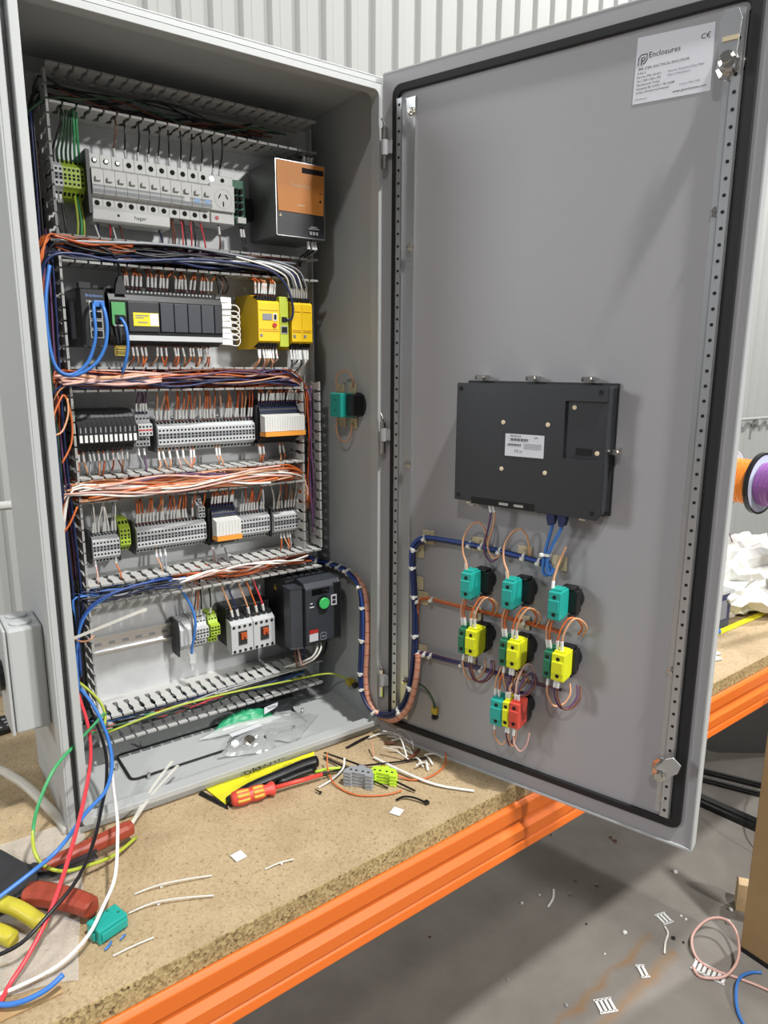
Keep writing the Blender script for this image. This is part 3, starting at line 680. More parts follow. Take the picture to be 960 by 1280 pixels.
# emergency stop contact block inside the right wall
es = thing('stop_switch_contact', 'teal contact block on a black holder fixed to the right wall inside', 'contact block', (.585, .115, .62))
m = MB(); m.box(.5705, .5965, .074, .100, .628, .668); part('holder', m, 'plastic_black', es, bevel=.002)
m = MB(); m.lathe([(.024, 0), (.024, .004), (.016, .005)], (.597, .092, .648), (-1, 0, 0), 20); part('collar', m, 'plastic_char', es)
m = MB(); m.box(.560, .592, .102, .142, .624, .670); part('contact_block', m, 'teal', es, bevel=.0015)
m = MB()
for z in (.637, .657): m.lathe([(.0028, 0), (.0028, .0006)], (.5604, .122, z), (-1, 0, 0), 8)
part('screw', m, 'pcb_green', es)

# ================================================================ wiring in the cabinet
ORDS = 'first second third fourth fifth sixth seventh eighth ninth tenth eleventh twelfth thirteenth fourteenth fifteenth sixteenth seventeenth'.split()
def jit(a): return random.uniform(-a, a)
def wire(name, pts, r, m, label, cat='wire', group=None, frame=WORLD, sleeves=(), n=6, sub=4):
    mb = MB(); mb.tube(pts, r, n, 0, sub); o = solo(name, mb, m, label, cat, group, frame=frame, smooth=True)
    for a, b, rr, mm in sleeves:
        s = MB(); s.cyl(a, b, rr, 6); part('marker_sleeve' if mm == 'marker_white' else 'ferrule', s, mm, o)
    return o
def slot(x, x0=.091): return x0+.02*round((x-x0)/.02)
def feed(label, group, xs, yt, zt, zd, mats, dirn, clump=True, y2=None, sl=.017, rr=.0021, skip=(), name='control_wire', pull=.75, fer=True):
    """short wires between a row of terminals (yt, zt) and a duct wall at height zd; dirn +1 runs upward"""
    ORD = 'first second third fourth fifth sixth seventh eighth ninth tenth'.split(); num = 0
    for i, x in enumerate(xs):
        if i in skip: continue
        num += 1; oz = ORD[num-1] if num <= 10 else str(num)+('st' if num == 21 else 'nd' if num == 22 else 'rd' if num == 23 else 'th')
        m = random.choice(mats); s = slot(x) if clump else x
        xe = x+(s-x)*pull+jit(.002); ye = (y2 or TIP+.028)+jit(.010)
        a = Vector((x, yt, zt)); lx = jit(.0012)
        b = Vector((x+lx, yt-.003, zt+dirn*.004)); c = Vector((x+lx*2+(xe-x)*.12, yt-.006, zt+dirn*(.004+sl)))
        pts = [a, b, c, ((c.x+xe)/2+jit(.001), (c.y+ye)/2-.004, (c.z+zd)/2), (xe, ye, zd), (xe+jit(.006), ye+.012, zd+dirn*.012)]
        sv = [(b, c, rr, 'marker_white')]
        if fer: sv.append((a, b, rr*.85, W_NV))
        wire(name, pts, .00145, m, label+(', %s from left' % oz), 'wire', group, sleeves=sv, sub=3)
OR = [W_OR, W_OR, 'wire_copper_orange', 'wire_peach']
# row 1: breakers
x11 = [.148+.018*(i+.5) for i in range(11)]
feed('dark wire rising from the circuit breakers', 'wires above the breakers', x11[2:], PL-.046, 1.048, 1.105, [W_BK, W_BK, 'wire_brown', 'wire_grey', W_BK], 1, False, sl=.012, fer=False)
feed('wire rising from the white socket', 'wires above the socket', [.358, .371], PL-.046, 1.046, 1.105, [W_BK, 'wire_darkgreen'], 1, False, sl=.010, fer=False)
feed('red or black wire hanging below the breakers on the right', 'wires below the breakers', [.279, .284, .297, .302, .315, .320, .333], PL-.046, .968, .921, ['wire_red', W_BK, 'wire_brown', 'wire_red', W_BK], -1, False, sl=.001, fer=False, rr=.0016)
feed('thin wire hanging below the white breaker cover', 'wires below the breaker cover', [.155, .159, .176, .182, .194, .262], PL-.040, .950, .921, ['wire_red', 'wire_brown', 'wire_grey', 'wire_white', W_NV], -1, False, sl=.001, fer=False, rr=.0016)
feed('wire hanging below the socket and green board', 'wires below the socket', [.366, .4085, .413], PL-.046, .968, .921, ['wire_brown', W_BK, 'wire_grey'], -1, False, sl=.014, fer=False)
for i in range(7):
    x = .1+.0064*i
    wire('earth_wire', [(x+.002, PL-.038, 1.032), (x, PL-.045, 1.050), (.112+.004*i, PL-.055, 1.085), (.112+.004*i+jit(.003), PL-.055, 1.108), (.115+.004*i, PL-.04, 1.122)], .0019, W_BK if i == 0 else ('wire_darkgreen' if i < 5 else 'wire_green'), 'green earth wire fanning up from the earth terminals, %s from left' % ORDS[i-1] if i else 'black wire beside the green earth wires at upper left', 'wire', 'earth wires above the earth terminals' if i else None, sub=3)
for i, (x, mm) in enumerate(((.100, W_BK), (.106, W_BK), (.127, 'wire_yg'), (.131, 'wire_green'), (.134, 'wire_yg'))):
    wire('earth_wire', [(x, PL-.038, .992), (x+.001, PL-.044, .978), (x+.002+.004*jit(1), PL-.05, .945), (x+jit(.004), PL-.05, .918), (x, PL-.04, .905)], .0019, mm, ('left black sleeved wire below the earth terminals', 'right black sleeved wire below the earth terminals', 'left yellow green wire below the earth terminals', 'plain green wire below the earth terminals', 'right yellow green wire below the earth terminals')[i], 'wire', 'wires below the earth terminals %d' % (i > 1), sleeves=[((x, PL-.042, .985), (x+.0012, PL-.0445, .972), .0026, 'marker_white')] if i < 2 else (), sub=3)
feed('sleeved wire rising from the power supply', 'wires above the power supply', [.520, .528, .534], .165, 1.078, 1.105, ['wire_grey', W_BK], 1, False, sl=.014, fer=False, rr=.003, y2=.19)
feed('sleeved wire hanging below the power supply', 'wires below the power supply', [.520, .527, .534], .150, .951, .921, [W_BK, 'wire_grey'], -1, False, sl=.014, fer=False, rr=.003, y2=.18)
# row 2: controller, safety modules
feed('orange wire rising from the controller top', 'wires above the controller', [.190+.0066*i for i in range(24)], .187, .847, .879, OR, 1, skip=(5, 12, 19), sl=.016, pull=.9)
feed('orange wire hanging below the controller', 'wires below the controller', [.196+.0072*i for i in range(20)], .187, .755, .719, OR, -1, skip=(4, 5, 9, 13), sl=.014, fer=False, pull=.9)
feed('orange wire rising from the safety relay', 'wires above the safety relay', [.4155+.0052*i for i in range(8)], .160, .846, .879, OR, 1, sl=.018, pull=.5, y2=.172)
feed('orange wire hanging below the safety relay', 'wires below the safety relay', [.4155+.0052*i for i in range(8)], .160, .755, .719, ['wire_peach', W_OR, 'wire_pink'], -1, sl=.016, pull=.7, y2=.172)
feed('sleeved wire hanging below the paired safety modules', 'wires below the safety modules', [.484+.0052*i for i in range(8)], .160, .755, .719, ['wire_grey', 'wire_white', W_BK], -1, sl=.018, pull=.8, y2=.172)
for i in range(8):
    x = .4845+.0052*i; mm = ['wire_white', W_BK, 'wire_grey', 'wire_white', W_NV][i % 5]
    wire('control_wire', [(.375-.012*i+jit(.01), .158+jit(.008), .903+jit(.006)), (.43+jit(.006), .150+.002*i, .899+.0015*i), (.468+.004*i, .146+.001*i, .884+.002*i), (x-.006, .150, .868), (x-.001, .157, .857), (x, .162, .846)], .0016, mm, 'wire curving down into the paired yellow safety modules, %s from left' % ORDS[i], 'wire', 'wires curving into the safety modules', sleeves=[((x-.004, .1535, .863), (x, .160, .847), .0022, 'marker_white')])
# white marker pieces with looped jumpers between controller and safety relay
mk = thing('marker_stack', 'column of white wire markers with looped white jumpers beside the controller', 'wire markers', (.366, PL, .76))
for i in range(8):
    z = .763+.0105*i; a = .10*jit(1)
    m = MB(); m.prism([(.3535, z-.0042+a*.01), (.372, z-.0042-a*.01), (.372, z+.0042-a*.01), (.3535, z+.0042+a*.01)], 1, .172+jit(.003), .180); part('marker', m, 'marker_white', mk, bevel=.0006)
    if i < 6: m = MB(); m.tube([(.370, .174, z+.012), (.380, .168, z+.012), (.386, .166, z+.004), (.382, .168, z-.006), (.371, .174, z-.005)], .0011, 6); part('jumper', m, 'wire_white', mk, smooth=True)
for i in range(5): wire('control_wire', [(.358+.003*i, .19, .848), (.356+.004*i+jit(.004), .185, .862), (.353+.004*i, .19, .878), (.352+.004*i, .2, .888)], .0015, [W_BK, 'wire_grey', W_BK, 'wire_brown', W_BK][i], 'dark wire rising above the white marker stack, %s from left' % ORDS[i], 'wire', 'wires above the marker stack')
# row 3
feed('dark wire rising from the short strip with red marker', 'wires above the short red marked strip', [.202+.0062*i for i in range(4)], PL-.040, .638, .678, [W_BK, 'wire_purple', 'wire_grey'], 1, sl=.014, pull=.3)
feed('orange wire rising from the longest grey strip', 'wires above the longest strip', [.234+P3*(i+.5) for i in range(N3)], PL-.044, .622, .678, OR, 1, skip=(4, 11, 17), sl=.017, pull=.65)
feed('peach wire hanging below the longest grey strip', 'wires below the longest strip', [.236, .242, .254, .268, .281, .296, .300, .345, .351], PL-.044, .573, .538, ['wire_peach', W_OR, 'wire_pink', 'wire_peach'], -1, sl=.014, fer=False)
feed('orange wire rising from the white relays of the third row', 'wires above the third row relays', [.4275+.00536*(i+.5) for i in range(16)], .192, .652, .678, OR, 1, skip=(), sl=.014, pull=.7)
feed('orange wire hanging below the white relays of the third row', 'wires below the third row relays', [.430, .435, .440, .476, .482], .200, .570, .538, OR, -1, sl=.014, fer=False)
feed('brown wire hanging below the black relays', 'wires below the black relays', [.094+.0079*(i+.5) for i in range(12)], .192, .578, .538, ['wire_copper_orange', 'wire_brown', 'wire_peach', 'wire_grey'], -1, skip=(11,), sl=.012, fer=False)
feed('grey wire hanging below the short strip with red marker', 'wires below the short red marked strip', [.203, .212], PL-.035, .580, .538, ['wire_grey', 'wire_purple'], -1, sl=.012, fer=False)
# row 4
feed('pale grey wire rising from the eight block strip', 'wires above the eight block strip', [.109+.0057*(i+.5) for i in range(8)], PL-.044, .432, .494, ['wire_grey', 'wire_white', 'wire_grey'], 1, sl=.018, pull=.8)
feed('orange wire rising from the long strip of the fourth row', 'wires above the fourth row long strip', [.185+P4*(i+.5) for i in range(N4)], PL-.044, .440, .494, OR, 1, skip=(16, 18, 19), sl=.017, pull=.7)
feed('orange wire rising from the white relays of the fourth row', 'wires above the fourth row relays', [.3225+.0062*(i+.5) for i in range(8)], .192, .462, .494, OR, 1, sl=.014, pull=.7)
feed('wire rising from the strip right of the relays', 'wires above the strip right of the relays', [.384+.0063*(i+.5) for i in range(9)], PL-.044, .438, .494, [W_OR, 'wire_copper_orange', 'wire_grey', 'wire_white'], 1, sl=.016, pull=.8)
feed('wire rising from the rightmost strip', 'wires above the rightmost strip', [.457+.0066*(i+.5) for i in range(9)], PL-.044, .435, .494, [W_OR, 'wire_white', 'wire_grey', 'wire_peach'], 1, sl=.016, pull=.85)
feed('wire hanging below the fourth row strips', 'wires below the fourth row', [.112, .150, .222, .228, .236, .327, .333, .354, .477, .483, .490, .496], PL-.040, .392, .351, ['wire_peach', W_OR, 'wire_grey', 'wire_pink'], -1, sl=.013, fer=False)
# row 5
for i, (x, mm) in enumerate(((.357, 'wire_peach'), (.3685, W_NV), (.392, 'wire_peach'), (.409, W_OR), (.424, 'wire_red'))):
    wire('control_wire', [(x, .186, .230), (x-.003, .180, .246), (x-.010, .178, .268), (x-.018, .180, .292), (x-.022, .19, .316), (x-.022, .2, .33)], .0017, mm, ('leftmost peach wire above the contactors', 'navy wire above the contactors', 'middle peach wire above the contactors', 'orange wire above the contactors', 'red wire above the contactors')[i], 'wire', sleeves=[((x, .184, .235), (x-.0045, .179, .251), .0027, 'marker_white')])
feed('wire above the small terminals beside the coupler', 'wires above the small lower terminals', [.287, .293, .300, .318], PL-.040, .242, .311, [W_OR, 'wire_brown', W_OR, W_BK], 1, sl=.012, fer=False, pull=.3)
wire('patch_lead', [(.272, .187, .178), (.272, .184, .192), (.274, .176, .215), (.277, .172, .245), (.274, .176, .27), (.262, .18, .30), (.25, .19, .325), (.24, .2, .335)], .0027, W_BL, 'blue patch lead plugged into the grey coupler at the bottom', 'network cable', sleeves=[])
for i, (pts, mm) in enumerate((([(.515, .135, .170), (.512, .120, .160), (.500, .120, .140), (.485, .14, .125), (.46, .17, .108)], 'wire_white'), ([(.521, .135, .170), (.519, .118, .158), (.507, .118, .138), (.492, .135, .122), (.47, .17, .106)], 'wire_white'), ([(.474, .140, .167), (.473, .128, .150), (.478, .130, .125), (.492, .14, .118), (.505, .16, .108)], 'wire_pink'), ([(.468, .140, .167), (.467, .132, .150), (.470, .134, .125), (.480, .15, .110)], 'wire_brown'), ([(.492, .150, .168), (.492, .140, .150), (.49, .15, .12), (.48, .17, .105)], W_NV), ([(.54, .16, .17), (.548, .145, .15), (.53, .14, .125), (.50, .16, .110)], W_BK))):
    wire('motor_wire', pts, .0022, mm, ('upper white wire hooked under the drive', 'lower white wire hooked under the drive', 'pink wire looping under the drive', 'brown wire dropping under the drive', 'navy wire dropping under the drive', 'thick black cable curving under the right of the drive')[i])

# ---- bundles lying in the ducts ------------------------------------------------
def bundle(label, n, zc, dz, yc, dy, mats, x0=.07, x1=.53, r=.0016, amp=.004, lead=None, tail=None, seg=9, rv=.0004, front=None, trim=.25):
    o = thing('wire_bundle', label, 'wire bundle', ((x0+x1)/2, PL, zc-dz))
    for i in range(n):
        a, b = jit(1), jit(1); ph = random.uniform(0, 6); k = random.uniform(.8, 2.2)
        s0 = x0+(random.random()**2)*trim*(x1-x0) if i % 3 else x0+jit(.008); s1 = x1-(random.random()**2)*trim*(x1-x0)
        if s1-s0 < .12: s1 = s0+.12
        P = []
        L0 = lead is not None and i % 3 == 0
        if L0:
            for q in lead: P.append((q[0]+a*.010, q[1]+b*.012, q[2]+a*.004+jit(.003)))
        for j in range(seg):
            t_ = j/(seg-1); x = s0+(s1-s0)*t_
            P.append((x, yc+b*dy+amp*.8*math.sin(ph*2+k*4*t_), zc+a*dz*.9+amp*math.sin(ph+k*5*t_)))
        if tail and i % 2 == 0:
            for q in tail: P.append((q[0]+a*.010, q[1]+b*.010, q[2]+b*.006))
        m = MB(); m.tube(P, r+jit(rv), 6, 0, 3); part('wire', m, mats[i % len(mats)], o, smooth=True)
    return o
bundle('dim grey and black wires looping in the top duct', 18, 1.128, .013, .195, .028, [W_BK, 'wire_grey', W_BK, 'wire_darkgreen', 'wire_brown', W_BK], .09, .50, amp=.010, lead=[(.062, .2, 1.02), (.066, .2, 1.08)])
bundle('thick dark wire bundle sweeping along the duct under the breakers', 58, .902, .013, .186, .028, [W_BK, W_NV, W_BK, 'wire_purple', W_BK, 'wire_grey', W_BK, W_NV, 'wire_brown', W_BK], .075, .50, amp=.005, r=.0021, lead=[(.058, .175, .80), (.060, .17, .86)], tail=[(.515, .175, .885)])
bundle('orange wires fanning out of the left end of the duct under the breakers', 12, .905, .012, .160, .008, [W_OR, 'wire_copper_orange', 'wire_brown'], .075, .20, amp=.004, r=.0017, lead=[(.054, .165, .83), (.056, .16, .88)], trim=.1)
bundle('orange, pink and purple wire bundle in the duct under the controller', 60, .699, .013, .184, .028, [W_OR, 'wire_peach', 'wire_brown', 'wire_copper_orange', W_PK, W_OR, W_OR, 'wire_copper_orange', 'wire_brown', W_NV, 'wire_purple'], .075, .49, amp=.006, lead=[(.058, .18, .60), (.060, .17, .66)], tail=[(.522, .185, .68), (.528, .19, .62)])
bundle('pale pink wires crossing the left of the duct under the controller', 7, .698, .006, .156, .004, [W_PK, 'wire_peach', W_PK], .072, .235, amp=.003, r=.0022, trim=.02)
bundle('orange and white wire bundle in the duct under the black relays', 58, .516, .013, .182, .026, [W_OR, 'wire_copper_orange', 'wire_peach', W_OR, W_PK, 'wire_copper_orange', 'wire_white', W_OR, 'wire_purple'], .072, .49, amp=.006, lead=[(.058, .18, .42), (.060, .17, .47)], tail=[(.520, .185, .50), (.528, .19, .44)])
bundle('loose pink and white wires in front of the duct under the black relays', 9, .512, .010, .155, .005, [W_PK, 'wire_white', 'wire_peach', W_OR], .07, .48, amp=.006, r=.0017, trim=.3)
bundle('dark blue and black wires entering the left of the duct above the contactors', 16, .332, .010, .178, .022, [W_NV, W_BK, W_BL, 'wire_grey', W_BK], .07, .26, amp=.004, lead=[(.060, .175, .24), (.064, .165, .29)], trim=.3)
bundle('orange and pink wires in the right of the duct above the contactors', 26, .333, .010, .180, .024, [W_OR, 'wire_copper_orange', W_PK, 'wire_white', 'wire_copper_orange', 'wire_purple'], .24, .53, amp=.006, trim=.4)
bundle('striped blue and green wire bundle in the lowest duct', 26, .087, .010, .186, .020, [W_NV, 'wire_darkgreen', W_BL, W_BK, 'wire_white', W_NV, 'wire_grey', W_BK], .07, .52, amp=.004, r=.0022, trim=.5)
bundle('red, black and yellow wires at the left of the lowest duct', 9, .080, .006, .170, .006, ['wire_red', W_BK, 'wire_darkgreen', 'wire_green', W_BK, W_NV], .07, .36, amp=.004, r=.0019, trim=.6)
def column(label, n, x, dx, z0, z1, mats, yc=.195, dy=.03, r=.0018):
    o = thing('wire_bundle', label, 'wire bundle', (x, PL, z0))
    for i in range(n):
        a, b, ph = jit(1), jit(1), random.uniform(0, 6); u = random.uniform(z0, z0+.3*(z1-z0)); v = random.uniform(z1-.3*(z1-z0), z1)
        P = [(x+a*dx+.003*math.sin(ph+t_*7), yc+b*dy+.004*math.cos(ph+t_*6), u+(v-u)*t_) for t_ in [k/10 for k in range(11)]]
        m = MB(); m.tube(P, r, 6, 0, 3); part('wire', m, mats[i % len(mats)], o, smooth=True)
column('dark wires running down inside the tall left duct', 26, .069, .013, .08, 1.12, [W_BK, W_NV, W_BK, 'wire_brown', 'wire_purple', W_BK, 'wire_darkgreen'])
column('brown and orange wires running down inside the right vertical duct', 16, .530, .012, .36, .69, [W_BK, 'wire_copper_orange', 'wire_purple', 'wire_brown', W_BK], dy=.02)
for i, q in enumerate((([(.052, .13, .64), (.062, .135, .66), (.074, .14, .675), (.082, .142, .64), (.078, .138, .60), (.06, .13, .57)], W_OR), ([(.05, .12, .615), (.064, .128, .62), (.076, .135, .645), (.078, .14, .67)], 'wire_peach'), ([(.052, .13, .285), (.062, .135, .27), (.078, .14, .265), (.09, .15, .268)], 'wire_peach'), ([(.054, .14, .455), (.066, .14, .47), (.08, .145, .495)], W_OR))):
    wire('control_wire', q[0], .0016, q[1], ('long orange wire looping out of the left duct beside the relays', 'short peach wire looping out of the left duct beside the relays', 'peach wire bowing over the blue leads at lower left', 'orange wire leaning out of the left duct in the fourth row')[i])

# ---- patch leads -------------------------------------------------------------
wire('patch_lead', [(.134, .150, .815), (.128, .136, .815), (.125, .128, .800), (.125, .126, .776), (.121, .126, .752), (.108, .127, .723), (.085, .128, .707), (.066, .128, .714), (.058, .13, .741), (.056, .132, .788), (.060, .135, .829), (.069, .14, .869)], .0029, W_BL, 'blue patch lead looping from the switch round the left duct', 'network cable')
wire('patch_lead', [(.140, .150, .818), (.140, .136, .815), (.141, .126, .803), (.142, .124, .777), (.136, .124, .748), (.120, .125, .723), (.096, .127, .708), (.076, .130, .706), (.064, .135, .715)], .0029, W_BL, 'blue patch lead hanging from the switch, nearer the controller', 'network cable')
for x in (.133, .1405): solo('lead_plug', MB().box(x-.0045, x+.0045, .139, .1498, .8115, .8215), W_BL, 'blue plug %s in the top port of the switch' % ('on the left' if x < .137 else 'on the right'), 'plug', bevel=.001)
wire('patch_lead', [(.172, .156, .796), (.172, .146, .794), (.176, .140, .781), (.177, .139, .755), (.173, .142, .730), (.168, .150, .709)], .0026, W_BL, 'blue patch lead hanging from the controller port', 'network cable')
wire('usb_cable', [(.177, .170, .850), (.178, .167, .862), (.178, .164, .876), (.172, .160, .892), (.154, .158, .903), (.13, .165, .905)], .0022, W_BK, 'black cable with tapered plug rising from the controller', 'cable')
m = MB(); m.prism([(.1695, .836), (.1855, .836), (.183, .850), (.1795, .862), (.1765, .862), (.172, .850)], 1, .162, .176); solo('cable_plug', m, 'plastic_black', 'black tapered plug on top of the controller', 'plug', bevel=.001)
wire('patch_lead', [(.056, .145, .845), (.062, .140, .870), (.080, .140, .886), (.116, .142, .889), (.161, .144, .884), (.215, .146, .888), (.296, .146, .897), (.383, .144, .897), (.440, .142, .889), (.470, .142, .864), (.482, .142, .830), (.480, .143, .808), (.472, .148, .805)], .0024, W_NV, 'dark blue network cable running across the duct into the lime module', 'network cable')
wire('patch_lead', [(.064, .150, .20), (.066, .148, .279), (.079, .146, .312), (.106, .145, .333), (.154, .146, .344), (.205, .150, .347), (.235, .17, .340)], .0023, 'loom_blue', 'blue cable climbing from the left into the duct above the contactors', 'network cable')
wire('patch_lead', [(.060, .155, .17), (.060, .150, .24), (.070, .146, .292), (.092, .148, .320), (.13, .152, .337)], .0023, W_BL, 'blue cable beside the lower left duct', 'network cable')
m = MB(); m.prism([(.052, .2755), (.053, .2805), (.165, .3055), (.176, .3065), (.176, .3015), (.166, .3005)], 1, .1285, .1305); solo('cable_tie', m, 'clear_tube', 'long clear cable tie tail sticking out at lower left', 'cable tie')
wire('earth_wire', [(.10, .160, .078), (.2, .158, .092), (.276, .156, .094), (.356, .155, .091), (.444, .155, .084), (.539, .155, .077), (.570, .143, .073), (.586, .130, .064)], .0021, 'wire_yg', 'green and yellow earth wire crossing to the right wall stud', 'earth wire')
wire('earth_wire', [(.12, .163, .085), (.23, .160, .090), (.33, .162, .10), (.42, .166, .098), (.5, .17, .105), (.535, .17, .125)], .0019, 'wire_grey', 'grey wire in front of the lowest duct', 'wire')
m = MB(); m.box(.581, .5955, .108, .124, .0555, .0675, 0); m.lathe([(.006, 0), (.006, .010)], (.597, .103, .058), (-1, 0, 0), 8, 1); solo('earth_stud', m, ['label_amber', 'relay_black'], 'yellow sleeved earth lug on the right wall', 'earth lug')

# ---- heavy supply wires leaving over the front lip ------------------------------
for nm, pts, r, mm, lb in (
 ('supply_wire', [(.094, .16, .10), (.095, .135, .125), (.086, .118, .135), (.067, .09, .137), (.029, .03, .146), (-.016, -.02, .140), (-.044, -.042, .105), (-.056, -.055, .075), (-.060, -.081, .06), (-.052, -.099, .045), (-.029, -.106, .03), (.004, -.099, .02), (.042, -.087, .012), (.084, -.056, .006)], .0026, 'wire_green', 'green supply wire arching out of the enclosure onto the bench'),
 ('supply_wire', [(.062, .2, .19), (.060, .17, .172), (.059, .15, .158), (.059, .11, .138), (.052, .06, .120), (.038, .01, .107), (.017, -.045, .095), (-.008, -.100, .080), (-.036, -.156, .065), (-.065, -.2, .045), (-.095, -.229, .025), (-.121, -.248, .010), (-.143, -.283, .005)], .0029, 'wire_red', 'red supply wire falling over the enclosure lip across the bench'),
 ('supply_wire', [(.070, .2, .17), (.069, .17, .157), (.074, .14, .135), (.073, .07, .115), (.068, .03, .101), (.056, -.01, .083), (.038, -.055, .078), (.011, -.119, .070), (-.023, -.172, .060), (-.066, -.203, .048), (-.1, -.216, .035), (-.132, -.211, .028)], .0026, W_BK, 'black supply wire falling over the enclosure lip across the bench'),
 ('supply_wire', [(.062, .2, .2), (.061, .17, .179), (.074, .13, .154), (.081, .09, .128), (.078, .04, .109), (.067, 0, .095), (.047, -.035, .085), (.014, -.06, .078), (-.032, -.109, .07), (-.069, -.117, .055), (-.122, -.136, .045)], .0030, W_BL, 'blue supply wire crossing over the lip to the left'),
 ('supply_wire', [(.078, .16, .13), (.077, .11, .106), (.077, .07, .095), (.072, .02, .085), (.062, -.03, .082), (.049, -.096, .08), (.039, -.135, .075), (.019, -.193, .058), (-.003, -.216, .04), (-.029, -.239, .025), (-.065, -.253, .015), (-.104, -.253, .01), (-.139, -.249, .008)], .0024, 'wire_white', 'white supply wire hanging over the lip beside the brown handles'),
 ('supply_wire', [(.060, .16, .188), (.077, .15, .168), (.089, .14, .149), (.093, .13, .131), (.088, .115, .118), (.09, .14, .10)], .0024, 'wire_yg', 'green and yellow supply wire turning into the lowest duct'),
 ('supply_wire', [(.060, .2, .19), (.072, .16, .16), (.080, .13, .14), (.084, .13, .11), (.09, .15, .09)], .0022, 'wire_grey', 'grey supply wire behind the red and blue ones')):
    o = wire(nm, pts, r, mm, lb, 'wire', n=8)
    if lb.startswith('green supply'):
        o.data.materials.append(MT['wire_yg']); nf = len(o.data.polygons)
        for i, pl_ in enumerate(o.data.polygons):
            if i > nf*.55 or (i % 8 in (0, 1)): pl_.material_index = 1
wire('wire_offcut', [(-.150, -.24, .012), (-.132, -.267, .010), (-.11, -.282, .014), (-.085, -.287, .02), (-.066, -.283, .026)], .0032, W_BL, 'short thick blue wire end lying near the front left of the bench', 'wire', n=8)

# ================================================================ things on the door
def dthing(name, label, cat, s, z, group=None): return thing(name, label, cat, (s, 0, z), DF, group)
hmi = dthing('operator_panel', 'black operator panel seen from behind, set in the door', 'operator panel', .312, .503)
m = MB(); m.box(.187, .438, -.006, -.001, .503, .700); part('bezel', m, 'plastic_black', hmi, bevel=.001)
m = MB(); hb = [(.191, .508), (.215, .508), (.2165, .514), (.335, .514), (.337, .503), (.428, .503), (.434, .510), (.434, .695), (.191, .695)]
m.prism(hb, 1, -.040, -.006)
hs = part('housing', m, 'plastic_char', hmi, bevel=.002)
m = MB(); m.prism([(.191, .508), (.430, .503), (.434, .51), (.434, .588), (.372, .588), (.372, .676), (.434, .676), (.434, .695), (.191, .695)], 1, -.045, -.040); part('back_cover', m, 'plastic_char', hmi, bevel=.0015)
m = MB(); m.box(.392, .416, -.0412, -.0400, .596, .606); part('slot', m, 'hole_dark', hmi)
m = MB(); m.box(.221, .333, -.0452, -.028, .503, .5145); part('connector_bay', m, 'hole_dark', hmi)
m = MB(); m.box(.240, .258, -.043, -.030, .506, .513); part('green_connector', m, 'pcb_green', hmi)
for x in (.272, .298): m = MB(); m.box(x, x+.016, -.0455, -.044, .5065, .5105); part('port', m, 'zinc', hmi)
for x, z in ((.274, .638), (.348, .638), (.274, .565), (.347, .565), (.386, .665), (.424, .600)):
    m = MB(); y = -.045 if x < .38 else -.040; m.lathe([(.0034, 0), (.0034, .0008), (.0015, .0010)], (x, y, z), (0, -1, 0), 12); part('boss', m, 'ink_pale', hmi)
for x, z in ((.197, .688), (.426, .688), (.197, .515), (.424, .512)):
    m = MB(); m.lathe([(.0036, 0), (.0036, .0005)], (x, -.045, z), (0, -1, 0), 10); part('screw', m, 'hole_dark', hmi)
m = MB(); m.box(.279, .3435, -.0458, -.045, .5865, .621); stk = part('rating_sticker', m, 'label_white', hmi, label='white rating sticker')
m = MB()
for k in range(17): m.box(.2875+.0018*k, .2875+.0018*k+(.0011 if k % 3 else .0006), -.0461, -.0457, .6105, .6145)
for k in range(12): m.box(.2835+.0019*k, .2835+.0019*k+(.0012 if k % 2 else .0007), -.0461, -.0457, .6025, .606)
for k in range(4): m.box(.311, .340, -.0461, -.0457, .6065-.0022*k, .6068-.0022*k)
part('barcode', m, 'ink', stk)
text('print', 'PROFACE', .0040, stk, (.287, -.0461, .6165), 'ink', squash=1.1); text('print', 'GP4', .0036, stk, (.327, -.0461, .6155), 'ink')
text('print', 'C\u20ac', .0056, stk, (.2945, -.0461, .593), 'ink'); text('print', 'UL', .0046, stk, (.3035, -.0461, .593), 'ink')
for x, z, v in ((.218, .7045, 0), (.307, .7045, 0), (.396, .7045, 0), (.184, .597, 1), (.442, .602, 1), (.210, .4985, 0), (.402, .4985, 0)):
    m = MB()
    if v: m.box(x-.005, x+.005, -.024, -.002, z-.004, z+.004); m.cyl((x-.009, -.017, z), (x+.009, -.017, z), .0035, 8)
    else: m.box(x-.005, x+.005, -.024, -.002, z-.004, z+.004); m.cyl((x-.010, -.018, z+.001), (x+.009, -.018, z+.001), .0038, 8)
    part('clamp', m, 'chrome', hmi, label='small metal clamp')
DPOS = ('left', 'middle', 'right')
def cblock(parent, s0, s1, z0, z1, mt, d0=.028, d1=.062):
    m = MB(); m.box(s0, s1, -d1, -d0, z0, z1); m.box(s0+.001, s1-.001, -d1-.003, -d1, z0+.012, z1-.012)
    o = part('contact_block', m, mt, parent, bevel=.0012)
    for z in (z0+.008, z1-.008):
        m = MB(); m.lathe([(.0032, 0), (.0032, .0006)], (s0+.5*(s1-s0), -d1, z), (0, -1, 0), 8); part('screw', m, 'hole_dark', o)
    for zz in (z0-.003, z1): m = MB(); m.box(s0+.002, s1-.002, -d1+.006, -d0-.006, zz, zz+.003); part('clip', m, mt, o)
def holder(parent, s, z):
    m = MB(); m.box(s-.016, s+.016, -.028, -.008, z-.019, z+.019); m.box(s-.011, s+.011, -.030, -.008, z+.019, z+.023); m.box(s+.004, s+.014, -.034, -.010, z-.024, z-.019); part('holder', m, 'plastic_black', parent, bevel=.0015)
    m = MB(); m.lathe([(.0175, 0), (.0175, .004), (.014, .005), (.014, .008)], (s, 0, z), (0, -1, 0), 20); part('lock_ring', m, 'plastic_char', parent)
TOP = [(.227, .366), (.303, .365), (.382, .364)]; MIDR = [(.233, .268), (.310, .266), (.387, .266)]
